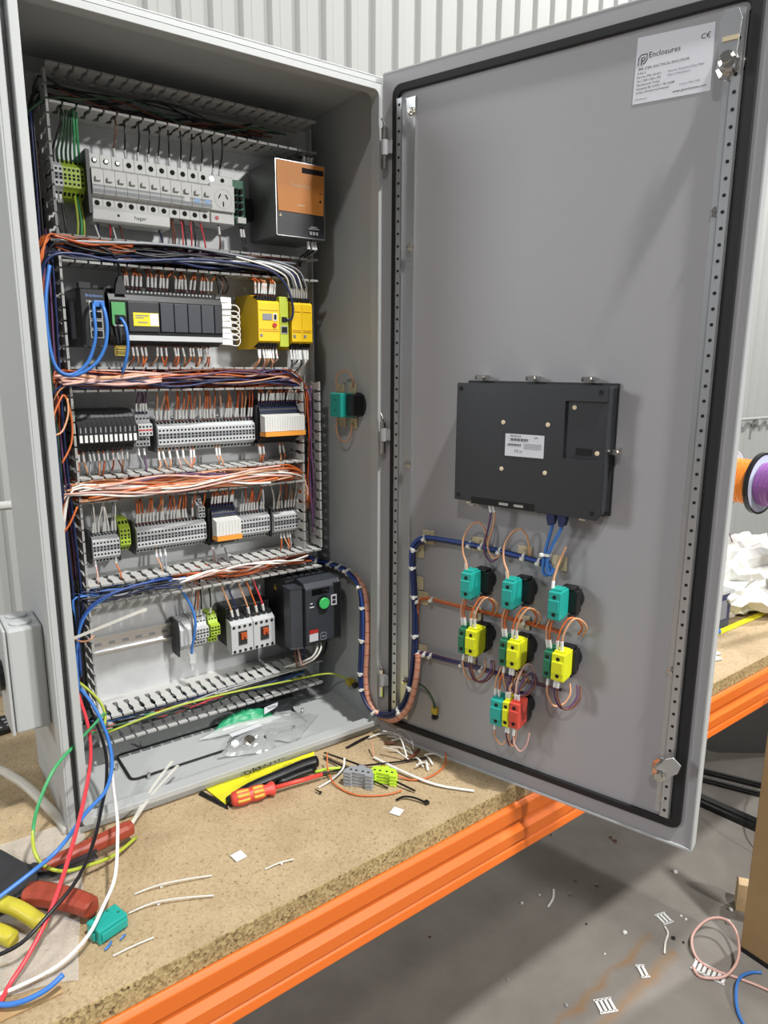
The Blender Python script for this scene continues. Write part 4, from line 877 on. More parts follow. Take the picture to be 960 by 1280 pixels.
for i, (s, z) in enumerate(TOP):
    o = dthing('push_button_contact', 'teal contact block, %s one of the upper row on the door' % DPOS[i], 'contact block', s, z-.02, 'contact blocks on the door'); holder(o, s+.006, z); cblock(o, s-.0115, s+.0085, z-.022, z+.022, 'teal')
for i, (s, z) in enumerate(MIDR):
    o = dthing('push_button_contact', 'yellow and green contact pair, %s one of the second row on the door' % DPOS[i], 'contact block', s, z-.02, 'contact blocks on the door'); holder(o, s+.004, z); cblock(o, s-.019, s-.006, z-.022, z+.022, 'pcb_green'); cblock(o, s-.0055, s+.0155, z-.022, z+.022, 'yellow_block')
s, z = .307, .160
o = dthing('push_button_contact', 'teal, yellow and red contact group lowest on the door', 'contact block', s, z-.02, 'contact blocks on the door'); holder(o, s+.008, z)
cblock(o, s-.028, s-.006, z-.025, z+.020, 'teal'); cblock(o, s-.0055, s+.006, z-.022, z+.022, 'yellow_block'); cblock(o, s+.0065, s+.024, z-.020, z+.024, 'red_block')
# adhesive tie mounts
for i, (s, z, lb) in enumerate(((.113, .421, 'near the bend of the blue cable'), (.215, .424, 'under the first orange loop'), (.301, .422, 'under the second orange loop'), (.362, .416, 'beside the blue patch leads'), (.091, .392, 'just below the bend of the blue cable'), (.091, .331, 'halfway down the blue cable'), (.102, .304, 'at the left end of the orange bundle'), (.213, .299, 'in the middle of the orange bundle'), (.304, .303, 'at the right of the orange bundle'), (.102, .200, 'at the left end of the purple bundle'), (.205, .203, 'in the middle of the purple bundle'), (.296, .206, 'at the right of the purple bundle'))):
    m = MB(); m.box(s-.0125, s+.0125, -.004, -.0003, z-.0125, z+.0125); m.box(s-.004, s+.004, -.007, -.004, z-.008, z+.008); solo('cable_tie_mount', m, 'tie_mount', 'beige adhesive tie mount '+lb, 'tie mount', 'tie mounts on the door', frame=DF, bevel=.0012)
def dwire(name, pts, r, mm, label, cat='wire', sleeves=(), group=None, n=6): return wire(name, pts, r, mm, label, cat, group, frame=DF, sleeves=sleeves, n=n)
# the flexible loop: world points in the cabinet, then door points turned to world
def dw(p): return tuple(DF(p))
LP = [(.519, .195, .338), (.56, .225, .312), (.582, .197, .306), (.582, .15, .309), (.580, .109, .308), (.578, .066, .292), (.574, .047, .251), (.571, .043, .185), (.569, .045, .114), (.567, .036, .076), (.569, .014, .052), (.578, -.010, .043)] + [dw(q) for q in ((.053, -.022, .063), (.079, -.022, .093), (.091, -.020, .138), (.096, -.019, .187), (.096, -.018, .258), (.093, -.018, .319), (.089, -.018, .371), (.093, -.018, .403), (.111, -.016, .420), (.141, -.014, .424), (.228, -.013, .423), (.302, -.013, .418), (.342, -.013, .414))]
lb = thing('cable_loom', 'thick blue and orange cable loom bridging from the cabinet to the door', 'cable loom', (.575, 0, .045))
for k, (mm, a, r) in enumerate(((W_NV, 0, .0036), ('loom_blue', 2.1, .0034), (W_NV, 4.2, .0036))):
    P = [(q[0]+.0035*math.cos(a+i*.35), q[1]+.0035*math.sin(a+i*.35), q[2]+.0025*math.sin(a+i*.3)) for i, q in enumerate(LP)]
    m = MB(); m.tube(P, r, 7, 0, 4); part('cable', m, mm, lb, smooth=True)
# spiral wrapped orange branch beside it
SP = [(q[0]+.004, q[1]-.011, q[2]-.0035) for q in LP[4:12]] + [dw(q) for q in ((.060, -.026, .056), (.088, -.026, .088), (.102, -.024, .135), (.107, -.022, .187), (.104, -.020, .20))]
m = MB(); m.tube(SP, .0058, 8, 0, 4); part('spiral_wrap', m, 'spiral_wrap', lb, smooth=True, label='pinkish spiral wrap round orange wires')
CS = catmull(SP, 6)
for i in range(2, len(CS)-1, 2):
    tdir = (CS[i+1]-CS[i-1]).normalized(); m = MB(); m.tube([CS[i]-tdir*.0007, CS[i]+tdir*.0007], .0061, 8, 0, 1); part('spiral_gap', m, 'wire_copper_orange', lb)
def tie(name, c, d, r, label, frame=WORLD):
    c = Vector(c); d = Vector(d).normalized(); m = MB(); m.tube([c-d*.0018, c+d*.0018], r, 10, 0, 1); e = d.orthogonal().normalized()
    h = Vector((-.7, -.7, .1)) if frame is WORLD else Vector((-.6, -.8, 0)); h = (h-d*h.dot(d)).normalized()
    m.tube([c+h*(r-.001), c+h*(r+.005)], .0034, 6, 0, 1); solo(name, m, 'tie_white', label, 'cable tie', 'white cable ties', frame=frame)
CL = catmull(LP, 6)
for k, i in enumerate((8, 14, 19, 24, 31, 36, 42, 48, 53, 63, 75, 83, 94, 101, 107, 113, 121)):
    if i+1 < len(CL): tie('cable_tie', (CL[i]), CL[i+1]-CL[i-1], .0088 if (CL[i].y < .11 and i < 90) else .0075, '%s white cable tie along the blue loom from the cabinet end' % ORDS[k])
# orange and purple branches on the door
def strand(label, pts, mats, r, sp, cat='wire bundle'):
    o = thing('wire_bundle', label, cat, pts[0], DF)
    for k, mm in enumerate(mats):
        a = 2*math.pi*k/len(mats); P = [(q[0], q[1]+sp*math.sin(a+i*.5), q[2]+sp*math.cos(a+i*.5)) for i, q in enumerate(pts)]
        m = MB(); m.tube(P, r, 6, 0, 4); part('wire', m, mm, o, smooth=True)
strand('orange wire bundle running across the door at mid height', [(.099, -.014, .20), (.100, -.014, .26), (.101, -.014, .298), (.115, -.012, .309), (.16, -.012, .309), (.213, -.012, .308), (.27, -.012, .308), (.345, -.012, .306), (.375, -.014, .305)], [W_OR, 'wire_copper_orange', W_OR, 'wire_peach'], .0017, .0021)
strand('dark purple wire bundle running across the lower door', [(.099, -.014, .19), (.105, -.012, .199), (.15, -.012, .201), (.205, -.012, .202), (.26, -.012, .203), (.30, -.012, .203)], ['wire_purple', 'wire_brown', 'wire_purple', W_NV, 'wire_purple'], .0019, .0028)
strand('brown wires continuing the purple bundle to the right contact pair', [(.30, -.012, .203), (.34, -.012, .205), (.382, -.014, .207)], ['wire_brown', 'wire_purple'], .0015, .0016)
for i, (s, z) in enumerate(((.10, .3), (.13, .309), (.222, .308), (.312, .307), (.103, .199), (.116, .2), (.13, .2005), (.196, .202), (.236, .203), (.31, .204), (.205, .423), (.228, .4235), (.262, .421), (.305, .418), (.332, .4145))):
    tie('cable_tie', (s, -.0125, z), (1, 0, 0), .0052 if i < 10 else .0078, 'white cable tie on the %s, %s from the hinge side' % (('orange bundle' if z > .29 else 'purple bundle') if i < 10 else 'blue cable across the door', ORDS[i if i < 4 else (i-4 if i < 10 else i-10)]), DF)
SLV = lambda a, b: (a, b, .0027, 'marker_white')
for i, (s, zt) in enumerate(((.219, .385), (.295, .384))):
    dwire('switch_wire', [(s, -.05, zt), (s-.001, -.048, zt+.014), (s-.012, -.042, zt+.032), (s-.014, -.038, zt+.055), (s-.004, -.032, zt+.077), (s+.008, -.026, zt+.083), (s+.017, -.020, zt+.07), (s+.020, -.015, zt+.045), (s+.02, -.013, zt+.038)], .0018, 'wire_peach', '%s peach wire looping from a teal block up over the blue cable' % ('left', 'right')[i], sleeves=[SLV((s, -.049, zt), (s-.0035, -.046, zt+.016))])
dwire('switch_wire', [(.372, -.05, .384), (.371, -.046, .400), (.374, -.038, .424), (.380, -.030, .447), (.381, -.028, .451)], .0018, 'wire_peach', 'peach wire end standing up from the right teal block', sleeves=[SLV((.372, -.049, .386), (.371, -.046, .399))])
for i, (s, z) in enumerate(MIDR):
    for k, (ds, top) in enumerate(((-.017, 0), (-.001, 1), (.006, 1), (-.012, 0))):
        zt = z+.022
        if top: pts = [(s+ds, -.05, zt), (s+ds, -.052, zt+.018), (s+ds+.004, -.05, zt+.038), (s+ds+.013, -.042, zt+.055), (s+ds+.022, -.030, zt+.050), (s+ds+.026, -.020, zt+.036), (s+ds+.018, -.014, zt+.020)]
        else: pts = [(s+ds, -.05, zt), (s+ds-.002, -.052, zt+.016), (s+ds-.003, -.052, zt+.034), (s+ds+.001, -.050, zt+.050), (s+ds+.003, -.046, zt+.056)]
        dwire('switch_wire', pts, .0017, ['wire_peach', W_OR][k % 2], '%s wire looping above the %s yellow contact pair' % (('leftmost', 'second', 'rightmost', 'thin inner')[k], DPOS[i]), group='wires above the %s yellow pair' % DPOS[i], sleeves=[SLV(pts[0], pts[1])])
    for k, ds in enumerate((-.013, -.001, .004)):
        zb = z-.022; pts = [(s+ds, -.05, zb), (s+ds-.001, -.052, zb-.016), (s+ds, -.05, zb-.034), (s+ds+.008, -.044, zb-.052), (s+ds+.020, -.034, zb-.050), (s+ds+.027, -.024, zb-.034), (s+ds+.022, -.016, zb-.020)]
        dwire('switch_wire', pts, .0017, ['wire_peach', 'wire_purple', 'wire_brown'][k], '%s wire looping below the %s yellow contact pair' % (('peach', 'purple', 'brown')[k], DPOS[i]), sleeves=[SLV(pts[0], pts[1])])
for k, (ds, mm, hh) in enumerate(((-.025, 'wire_peach', .058), (-.018, W_OR, .060), (-.004, 'wire_purple', .05), (.001, 'wire_peach', .045), (.012, 'wire_pink', .065), (.017, 'wire_purple', .05))):
    pts = [(s_+0 for s_ in ())] if 0 else [(.307+ds, -.05, .183), (.307+ds+.001, -.053, .197), (.307+ds+.003, -.052, .183+hh*.6), (.307+ds+.012, -.044, .183+hh), (.307+ds+.018, -.03, .183+hh*.9), (.307+ds+.018, -.016, .183+hh*.5)]
    dwire('switch_wire', pts, .0017, mm, 'wire looping above the lowest contact group, %s from left' % ORDS[k], group='wires above the lowest contact group', sleeves=[SLV(pts[0], pts[1])])
for k, (ds, mm) in enumerate(((-.023, 'wire_peach'), (-.001, 'wire_purple'), (.003, 'wire_peach'), (.012, 'wire_pink'))):
    pts = [(.307+ds, -.05, .137), (.307+ds, -.052, .122), (.307+ds+.002, -.051, .106), (.307+ds+.011, -.046, .094), (.307+ds+.019, -.040, .106), (.307+ds+.020, -.034, .126)] if k in (0, 3) else [(.307+ds, -.05, .137), (.307+ds, -.053, .124), (.307+ds+.002, -.051, .108), (.307+ds+.005, -.045, .098), (.307+ds+.007, -.04, .112), (.307+ds+.006, -.036, .126)]
    dwire('switch_wire', pts, .0016, mm, 'wire looping below the lowest contact group, %s from left' % ORDS[k], group='wires below the lowest contact group', sleeves=[SLV(pts[0], pts[1])])
for nm, pts, r, mm, l in (('panel_wire', [(.249, -.036, .508), (.252, -.033, .490), (.247, -.031, .462), (.240, -.030, .434), (.243, -.029, .414), (.254, -.026, .405), (.262, -.020, .413)], .0018, 'wire_purple', 'purple supply wire hanging from the operator panel'), ('panel_wire', [(.255, -.036, .508), (.259, -.033, .491), (.255, -.031, .463), (.247, -.030, .435), (.250, -.029, .420), (.258, -.026, .411), (.266, -.020, .419)], .0018, 'wire_peach', 'peach supply wire hanging from the operator panel')):
    dwire(nm, pts, r, mm, l, sleeves=[SLV(pts[0], pts[1])])
for i, pts in enumerate(([(.358, -.034, .503), (.359, -.033, .485), (.352, -.031, .455), (.347, -.030, .431), (.345, -.028, .408), (.350, -.026, .399), (.357, -.022, .408), (.35, -.018, .416)], [(.376, -.034, .503), (.374, -.033, .482), (.362, -.031, .456), (.353, -.030, .432), (.352, -.028, .410), (.357, -.026, .401), (.361, -.022, .412)])):
    q = dwire('patch_lead', pts, .0028, W_BL, ('left', 'right')[i]+' blue patch lead hanging from the operator panel', 'network cable')
    m = MB(); a = Vector(pts[0]); m.prism([(a.x-.0055, a.z+.006), (a.x+.0055, a.z+.006), (a.x+.0055, a.z-.008), (a.x+.003, a.z-.018), (a.x-.003, a.z-.018), (a.x-.0055, a.z-.008)], 1, -.041, -.028); part('plug', m, W_NV, q, bevel=.001)
tie('cable_tie', (.351, -.030, .434), (0, 0, 1), .0075, 'white cable tie joining the two blue patch leads', DF)
q = dwire('earth_wire', [(.090, -.018, .122), (.104, -.020, .139), (.120, -.020, .139), (.133, -.015, .122), (.137, -.010, .104), (.136, -.006, .092)], .0022, 'wire_darkgreen', 'dark earth wire curving to a stud low on the door', 'earth wire')
m = MB(); m.box(.129, .142, -.009, -.002, .083, .097); part('sleeve', m, 'label_amber', q, bevel=.001)
solo('earth_stud', nut(.134, .076, .0, .0058), 'relay_black', 'dark earth stud with nut low on the door', 'stud', frame=DF)
# contact on the right wall: two small wire loops and tie mounts
for i, (pts, l) in enumerate((([(.575, .135, .672), (.572, .138, .690), (.574, .130, .708), (.582, .112, .712), (.586, .100, .698), (.59, .105, .682)], 'orange wire loop above the teal block on the right wall'), ([(.575, .135, .622), (.572, .138, .606), (.574, .132, .582), (.582, .118, .574), (.586, .106, .59), (.59, .108, .612)], 'orange wire loop below the teal block on the right wall'))):
    wire('switch_wire', pts, .0017, 'wire_peach', l)
for i, (y, z) in enumerate(((.155, .677), (.112, .678), (.150, .612), (.108, .612))):
    solo('cable_tie_mount', MB().box(.5925, .5965, y-.012, y+.012, z-.010, z+.010), 'tie_mount', 'beige tie mount on the right wall, %s the teal block, %s' % (('above', 'above', 'below', 'below')[i], ('towards the back', 'towards the front')[i % 2]), 'tie mount', bevel=.001)

# ================================================================ things on the bench
from mathutils import noise
def nz(x, y, s, k=0): return noise.noise(Vector((x*s+k, y*s-k, k*1.7)))
def sheet(c, nu, nv, amp, sc, z0=.001, seed=0, bulge=0, fold=None):
    """crumpled sheet over the quad c (four xy corners) as a displaced grid"""
    m = MB(); V = []
    for j in range(nv+1):
        for i in range(nu+1):
            u, v = i/nu, j/nv; a = Vector(c[0]).lerp(Vector(c[1]), u); b = Vector(c[3]).lerp(Vector(c[2]), u); p = a.lerp(b, v)
            r = abs(nz(p.x, p.y, sc, seed))+.5*abs(nz(p.x, p.y, sc*2.3, seed+5)); e = math.sin(math.pi*u)*math.sin(math.pi*v)
            V.append((p.x+nz(p.y, p.x, sc*.5, seed+2)*amp*.8, p.y+nz(p.x, p.y, sc*.5, seed+9)*amp*.8, z0+r*amp*(.35+.65*e)+bulge*e**.6))
    F = [(j*(nu+1)+i, j*(nu+1)+i+1, (j+1)*(nu+1)+i+1, (j+1)*(nu+1)+i) for j in range(nv) for i in range(nu)]
    return m.add(V, F)
def film(name, mb, mt, label, cat, th=.0006, parent=None):
    o = solo(name, mb, mt, label, cat, smooth=False) if parent is None else part(name, mb, mt, parent)
    s = o.modifiers.new('thickness', 'SOLIDIFY'); s.thickness = th; s.offset = 1; return o
# yellow sleeve half under the cabinet front, with black folded film
yb = thing('tool_sleeve', 'yellow printed plastic sleeve with folded black film under the cabinet front', 'plastic sleeve', (.32, -.02, 0))
film('yellow_sheet', sheet([(.222, .012), (.436, .010), (.418, -.022), (.232, -.050)], 22, 8, .005, 16, .0015, 3), 'yellow_bag', None, None, .0012, yb)
film('black_film', sheet([(.214, .010), (.236, -.050), (.232, -.066), (.206, .004)], 6, 4, .004, 20, .001, 4), 'black_film', None, None, .0012, yb)
m = MB(); m.tube([(.236, -.056, .008), (.28, -.044, .011), (.34, -.040, .012), (.39, -.036, .012), (.416, -.036, .010)], .0085, 8, 0, 3, True, .011); m.tube([(.33, -.052, .006), (.37, -.050, .007), (.405, -.050, .006)], .006, 8, 0, 3); part('film_roll', m, 'black_film', yb, smooth=True)
me = text('print', 'DAKOTA', .020, yb, (.292, -.0035, .0085), 'ink', rx=0, rz=math.radians(8)); me = text('print', 'www.dakota.com.au', .0075, yb, (.318, -.024, .0078), 'ink', rx=0, rz=math.radians(12))
# screwdriver
sd = thing('screwdriver', 'red and yellow insulated screwdriver lying on the bench', 'screwdriver', (.32, -.066, 0))
A, B = Vector((.238, -.062, .014)), Vector((.308, -.070, .013)); ax = (B-A).normalized()
m = MB(); m.lathe([(.006, 0), (.0115, .003), (.0135, .012), (.0135, .022), (.0118, .032), (.0132, .042), (.0125, .052), (.0085, .062), (.0125, .072), (.011, .075), (.006, .077)], A, ax, 12); part('handle', m, 'driver_red', sd, smooth=True)
for k, dd_ in enumerate((Vector((-.35, -.7, .62)), Vector((.1, -.25, .95)), Vector((-.2, -.97, .05)))):
    dd_ = (dd_-ax*dd_.dot(ax)).normalized()
    for t0, t1 in ((.008, .029), (.036, .054)): m = MB(); m.tube([A+ax*t0+dd_*.0115, A+ax*(t0+t1)/2+dd_*.0118, A+ax*t1+dd_*.0112], .0034, 6, 0, 3); part('grip_inlay', m, 'driver_yellow', sd, smooth=True)
m = MB(); m.cyl(A+ax*.075, A+ax*.165, .0038, 10); part('insulated_shaft', m, 'driver_red', sd, smooth=True)
m = MB(); m.cyl(A+ax*.165, A+ax*.185, .0022, 8, 0, .001); part('blade', m, 'relay_black', sd)
# loose terminal blocks
def loose(label, x, y, rz, mt, n):
    f = Frame((x, y, 0), rz); o = thing('loose_terminal_block', label, 'terminal block', (0, 0, 0), f)
    for k in range(n):
        m = MB(); m.prism([(-.026, -.014), (-.026, -.003), (-.021, .003), (-.021, .008), (-.012, .011), (-.006, .011), (-.006, .016), (.006, .016), (.006, .011), (.012, .011), (.021, .008), (.021, .003), (.026, -.003), (.026, -.014), (.014, -.014), (.014, -.010), (-.012, -.010), (-.012, -.014)], 2, .0006+.0064*k, .0066+.0064*k); part('terminal_block', m, mt, o, bevel=.0006)
    m = MB()
    for x_ in (-.016, -.006, .006, .016): m.box(x_-.002, x_+.002, -.004, 0, .0066+.0064*(n-1)-.0002, .0066+.0064*(n-1)+.0003)
    part('opening', m, 'hole_dark', o)
loose('grey loose terminal blocks lying near the screwdriver tip', .452, -.127, math.radians(-52), 'pvc_grey', 4)
loose('lime loose terminal blocks lying beside the grey ones', .492, -.143, math.radians(-50), 'lime_bright', 3)
tb = thing('loose_contact_block', 'teal contact block lying loose at the front of the bench', 'contact block', (0, -.214, 0), Frame((0, 0, 0)))
f = Frame((.000, -.214, 0), math.radians(17)); tb.location = f((0, 0, 0)); tb.rotation_euler = (0, 0, f.rz); ORG[tb.name] = Vector((0, 0, 0))
m = MB(); m.box(-.021, .020, -.016, .013, .0005, .020); m.box(-.018, .018, -.0185, -.016, .004, .016); part('body', m, 'teal', tb, bevel=.0015)
m = MB(); m.box(.020, .0235, -.010, .008, .003, .014); m.box(-.024, -.021, -.008, .006, .003, .014); part('clip', m, 'teal', tb, bevel=.001)
m = MB()
for x, y in ((-.012, .009), (.006, .009), (.014, -.004)): m.box(x-.0016, x+.0016, y-.0016, y+.0016, .0199, .0203)
part('hole', m, 'pcb_green', tb)
# cable ties and offcuts
def flat(name, pts, wd, mt, label, cat='cable tie', th=.0012, head=None, group=None):
    P = catmull(pts, 4); m = MB(); V = []
    for i, p in enumerate(P):
        t_ = (P[min(i+1, len(P)-1)]-P[max(i-1, 0)]); n_ = Vector((-t_.y, t_.x, 0)).normalized()*wd/2
        V += [p+n_, p-n_, p-n_+Vector((0, 0, th)), p+n_+Vector((0, 0, th))]
    F = [(4*i+k, 4*i+(k+1) % 4, 4*i+4+(k+1) % 4, 4*i+4+k) for i in range(len(P)-1) for k in range(4)]+[(3, 2, 1, 0), tuple(4*(len(P)-1)+k for k in range(4))]
    m.add(V, F)
    if head is not None: h = Vector(head); m.box(h.x-wd*.9, h.x+wd*.9, h.y-wd*.9, h.y+wd*.9, 0.0005, wd*1.4)
    return solo(name, m, mt, label, cat, group)
flat('cable_tie', [(.446, -.013, .006), (.478, -.110, .012), (.515, -.205, .003)], .004, 'black_film', 'longest straight black cable tie crossing over the loose terminals')
flat('cable_tie', [(.440, -.022, .002), (.462, -.110, .006), (.482, -.170, .002)], .0035, 'black_film', 'black cable tie beside the longest one')
flat('cable_tie', [(.398, -.066, .003), (.461, -.086, .007), (.547, -.117, .004), (.600, -.134, .003)], .004, 'black_film', 'black cable tie running from the screwdriver tip towards the door')
flat('cable_tie', [(.494, -.016, .001), (.530, -.010, .003), (.556, -.004, .001)], .005, 'black_film', 'short black cable tie close to the cabinet corner')
flat('cable_tie', [(.474, -.205, .001), (.488, -.208, .004), (.500, -.222, .005), (.510, -.240, .002)], .004, 'black_film', 'short curved black cable tie with its head, near the white square', head=(.511, -.241, 0))
flat('cable_tie', [(.384, -.098, .001), (.415, -.094, .004), (.445, -.082, .008), (.462, -.060, .012)], .0035, 'tie_white', 'white cable tie crossing the black ones by the grey terminals')
flat('cable_tie', [(.517, -.075, .003), (.529, -.143, .006), (.556, -.21, .003), (.600, -.262, .002)], .0055, 'tie_white', 'wide white cable tie lying towards the bench edge')
flat('cable_tie', [(.047, -.171, .001), (.075, -.177, .005), (.11, -.187, .005), (.149, -.199, .002)], .0019, 'tie_white', 'rear one of two thin white cable ties with crossed ends, left of the white square', head=(.082, -.178, 0))
flat('cable_tie', [(.030, -.202, .001), (.062, -.207, .005), (.10, -.222, .005), (.136, -.238, .002)], .0019, 'tie_white', 'front one of two thin white cable ties with crossed ends', head=(.068, -.208, 0))
flat('cable_tie', [(.218, -.230, .001), (.240, -.232, .003), (.262, -.235, .001)], .0018, 'tie_white', 'short thin white cable tie on the bare board near the edge', head=(.243, -.233, 0))
flat('cable_tie', [(-.006, -.262, .001), (.02, -.262, .002), (.045, -.262, .001)], .0018, 'tie_white', 'thin white tie offcut in front of the loose teal block')
for i in range(9):
    x, y = .577+jit(.030), -.080+jit(.025); a = random.uniform(0, 3.1); l = random.uniform(.018, .034)
    flat('cable_tie', [(x-l*math.cos(a), y-l*math.sin(a), .002), (x, y, .006+.002*i), (x+l*math.cos(a), y+l*math.sin(a), .002+.003*i)], .0028, 'tie_white', 'white cable tie in the small heap at the foot of the door', group='white tie offcuts heaped by the door')
for i in range(5):
    x, y = .590+jit(.020), -.150+jit(.014); a = random.uniform(0, 3.1); l = random.uniform(.010, .018)
    flat('cable_tie', [(x-l*math.cos(a), y-l*math.sin(a), .002), (x, y, .005+.002*i), (x+l*math.cos(a), y+l*math.sin(a), .002+.002*i)], .0035, 'tie_white', 'white tie offcut in the second small heap, nearer the bench edge', group='white tie offcuts nearer the bench edge')
for nm, pts, r, mm, l in (
 ('wire_offcut', [(.430, -.052, .03), (.418, -.075, .01), (.412, -.110, .003), (.426, -.154, .002), (.465, -.182, .002), (.497, -.190, .003)], .0014, W_OR, 'orange wire offcut curving in front of the loose terminals'),
 ('wire_offcut', [(.500, -.13, .02), (.520, -.160, .004), (.544, -.181, .002), (.582, -.182, .002), (.618, -.165, .003), (.638, -.135, .012), (.640, -.118, .03), (.634, -.11, .05)], .0016, W_OR, 'orange wire offcut looping at the foot of the door'),
 ('wire_offcut', [(.520, -.071, .002), (.524, -.062, .012), (.530, -.052, .022)], .0016, 'wire_peach', 'short peach wire offcut standing near the black ties'),
 ('wire_offcut', [(.402, -.056, .004), (.422, -.066, .008), (.444, -.074, .006)], .0026, 'lime_bright', 'short green and yellow wire end by the screwdriver tip'),
 ('wire_offcut', [(.548, -.012, .003), (.575, -.02, .008), (.604, -.05, .006), (.622, -.075, .003)], .0016, 'tie_white', 'clear wire offcut behind the heap of ties'),
 ('wire_offcut', [(.565, -.045, .002), (.570, -.052, .004), (.580, -.058, .003)], .0022, 'wire_brown', 'tiny brown wire scrap by the heap of ties'),
 ('wire_offcut', [(.56, -.115, .002), (.585, -.112, .003), (.605, -.10, .002)], .003, 'wire_brown', 'flat brown scrap at the foot of the door'),
 ('wire_offcut', [(-.012, -.247, .002), (-.006, -.244, .003), (-.002, -.238, .002)], .0016, W_BL, 'tiny blue wire scrap in front of the loose teal block'),
 ('wire_offcut', [(.008, -.242, .002), (.013, -.240, .004), (.016, -.237, .002)], .0012, W_BL, 'tiny blue wire scrap beside the loose teal block')):
    wire(nm, pts, r, mm, l, 'wire')
for i, (x, y, a) in enumerate(((.198, -.181, 8), (.457, -.230, 28))):
    f = Frame((x, y, .0006), math.radians(a)); m = MB(); m.box(-.009, .009, -.009, .009, 0, .0012); o = solo('adhesive_square', m, 'marker_white', ('white adhesive square in the middle of the bare board', 'white adhesive square near the curved black tie')[i], 'adhesive square', frame=f, org=(0, 0, 0))
m = MB(); m.lathe([(.0028, 0), (.0028, .002), (.0014, .0022), (.0010, .013)], (.379, -.116, .003), (-.3, .9, .15), 8); solo('screw', m, 'black_film', 'tiny black screw lying below the screwdriver tip', 'screw')
# crimp tool with brown handles
ct = thing('crimping_tool', 'crimping tool with black head and two red brown handles on the plastic film', 'crimping tool', (-.06, -.09, 0))
m = MB(); m.prism([(-.22, .05), (-.150, .045), (-.096, -.001), (-.074, -.049), (-.060, -.070), (-.066, -.100), (-.090, -.116), (-.125, -.112), (-.22, -.04)], 2, .010, .026); part('head', m, 'tool_black', ct, bevel=.003)
m = MB(); m.prism([(-.082, -.062), (-.035, -.085), (.02, -.079), (.02, -.073), (-.03, -.074), (-.06, -.052)], 2, .012, .022); part('lever', m, 'tool_black', ct, bevel=.002)
def grip(P, w0, w1, h):
    m = MB(); P = catmull(P, 5); V = []
    for i, p in enumerate(P):
        k = i/(len(P)-1); t_ = (P[min(i+1, len(P)-1)]-P[max(i-1, 0)]).normalized(); n_ = Vector((-t_.y, t_.x, 0)); w_ = w0+(w1-w0)*k
        if i in (0, len(P)-1): w_ *= .8
        V += [p+n_*w_+Vector((0, 0, a)) for a in (-h*.6, h*.6)]+[p+n_*w_*.55+Vector((0, 0, h)), p-n_*w_*.55+Vector((0, 0, h))]+[p-n_*w_+Vector((0, 0, a)) for a in (h*.6, -h*.6)]+[p-n_*w_*.55-Vector((0, 0, h)), p+n_*w_*.55-Vector((0, 0, h))]
    F = [(8*i+k, 8*i+(k+1) % 8, 8*i+8+(k+1) % 8, 8*i+8+k) for i in range(len(P)-1) for k in range(8)]+[tuple(range(7, -1, -1)), tuple(8*(len(P)-1)+k for k in range(8))]
    return m.add(V, F)
part('handle', grip([(-.052, -.070, .022), (.01, -.062, .022), (.080, -.050, .022)], .009, .012, .010), 'handle_red', ct, bevel=.002)
part('handle', grip([(-.078, -.108, .020), (-.055, -.128, .020), (-.028, -.160, .020), (-.010, -.186, .018)], .018, .0125, .011), 'handle_red', ct, bevel=.002)
# yellow pliers
yp = thing('pliers', 'pliers with two yellow handles poking in at the left edge', 'pliers', (-.12, -.15, 0))
part('handle', grip([(-.165, -.075, .032), (-.123, -.110, .032), (-.095, -.142, .030), (-.071, -.188, .026)], .009, .0085, .009), 'handle_yellow', yp, smooth=True)
part('handle', grip([(-.19, -.09, .013), (-.145, -.125, .013), (-.120, -.150, .013), (-.104, -.176, .012)], .010, .009, .0085), 'handle_yellow', yp, smooth=True)
m = MB(); m.box(-.26, -.17, -.11, -.04, .012, .028); part('jaw', m, 'tool_black', yp, bevel=.004)
film('plastic_film', sheet([(-.20, .060), (.030, .045), (-.052, -.275), (-.22, -.21)], 26, 30, .010, 22, .0006, 11), 'clear_film', 'sheet of crumpled clear plastic film under the tools', 'plastic film', .0003)
m = MB(); m.box(-.14, -.068, -.282, -.262, .0004, .0022); solo('card_strip', m, 'cardboard', 'narrow brown strip under the front edge of the plastic film', 'card strip')
wire('clear_tube', [(-.14, .30, .010), (-.076, .254, .022), (-.052, .194, .030), (-.030, .141, .022), (-.006, .060, .008), (.0, .02, .006)], .0075, 'clear_tube', 'clear plastic tube bending past the outer left corner of the enclosure', 'tube', n=10)
for i, (a, b) in enumerate((((.075, -.035, .004), (.187, .075, .034)), ((.068, -.042, .004), (.192, .060, .032)))):
    flat('cable_tie', [a, tuple((Vector(a)+Vector(b))/2+Vector((0, 0, .008))), b], .005, 'clear_tube', ('upper', 'lower')[i]+' of two clear tie tails leaning on the front lip')
# perforated black strip and a dark case behind the enclosure on the left
m = MB(); f = Frame((-.02, .43, 0), math.radians(9)); m.box(-.30, .07, -.010, .055, .001, .010, 0)
for i in range(24):
    for j in range(3): m.lathe([(.004, 0), (.004, .0006)], (-.29+.015*i, .004+.016*j, .010), (0, 0, 1), 8, 1)
solo('perforated_strip', m, ['plastic_black', 'pvc_grey'], 'black perforated strip on the bench behind the isolator', 'perforated strip', frame=f, org=(0, 0, 0))
m = MB(); m.box(-.45, -.012, .60, .68, .001, .26); solo('tool_case', m, 'pvc_grey', 'dull brown grey case standing on the bench behind the isolator', 'case', bevel=.006)
m = MB(); m.box(-.122, -.098, .075, .10, .001, .09); solo('marker_pen', m, 'wire_brown', 'dark brown upright object at the left edge of the bench', 'small box', bevel=.003)

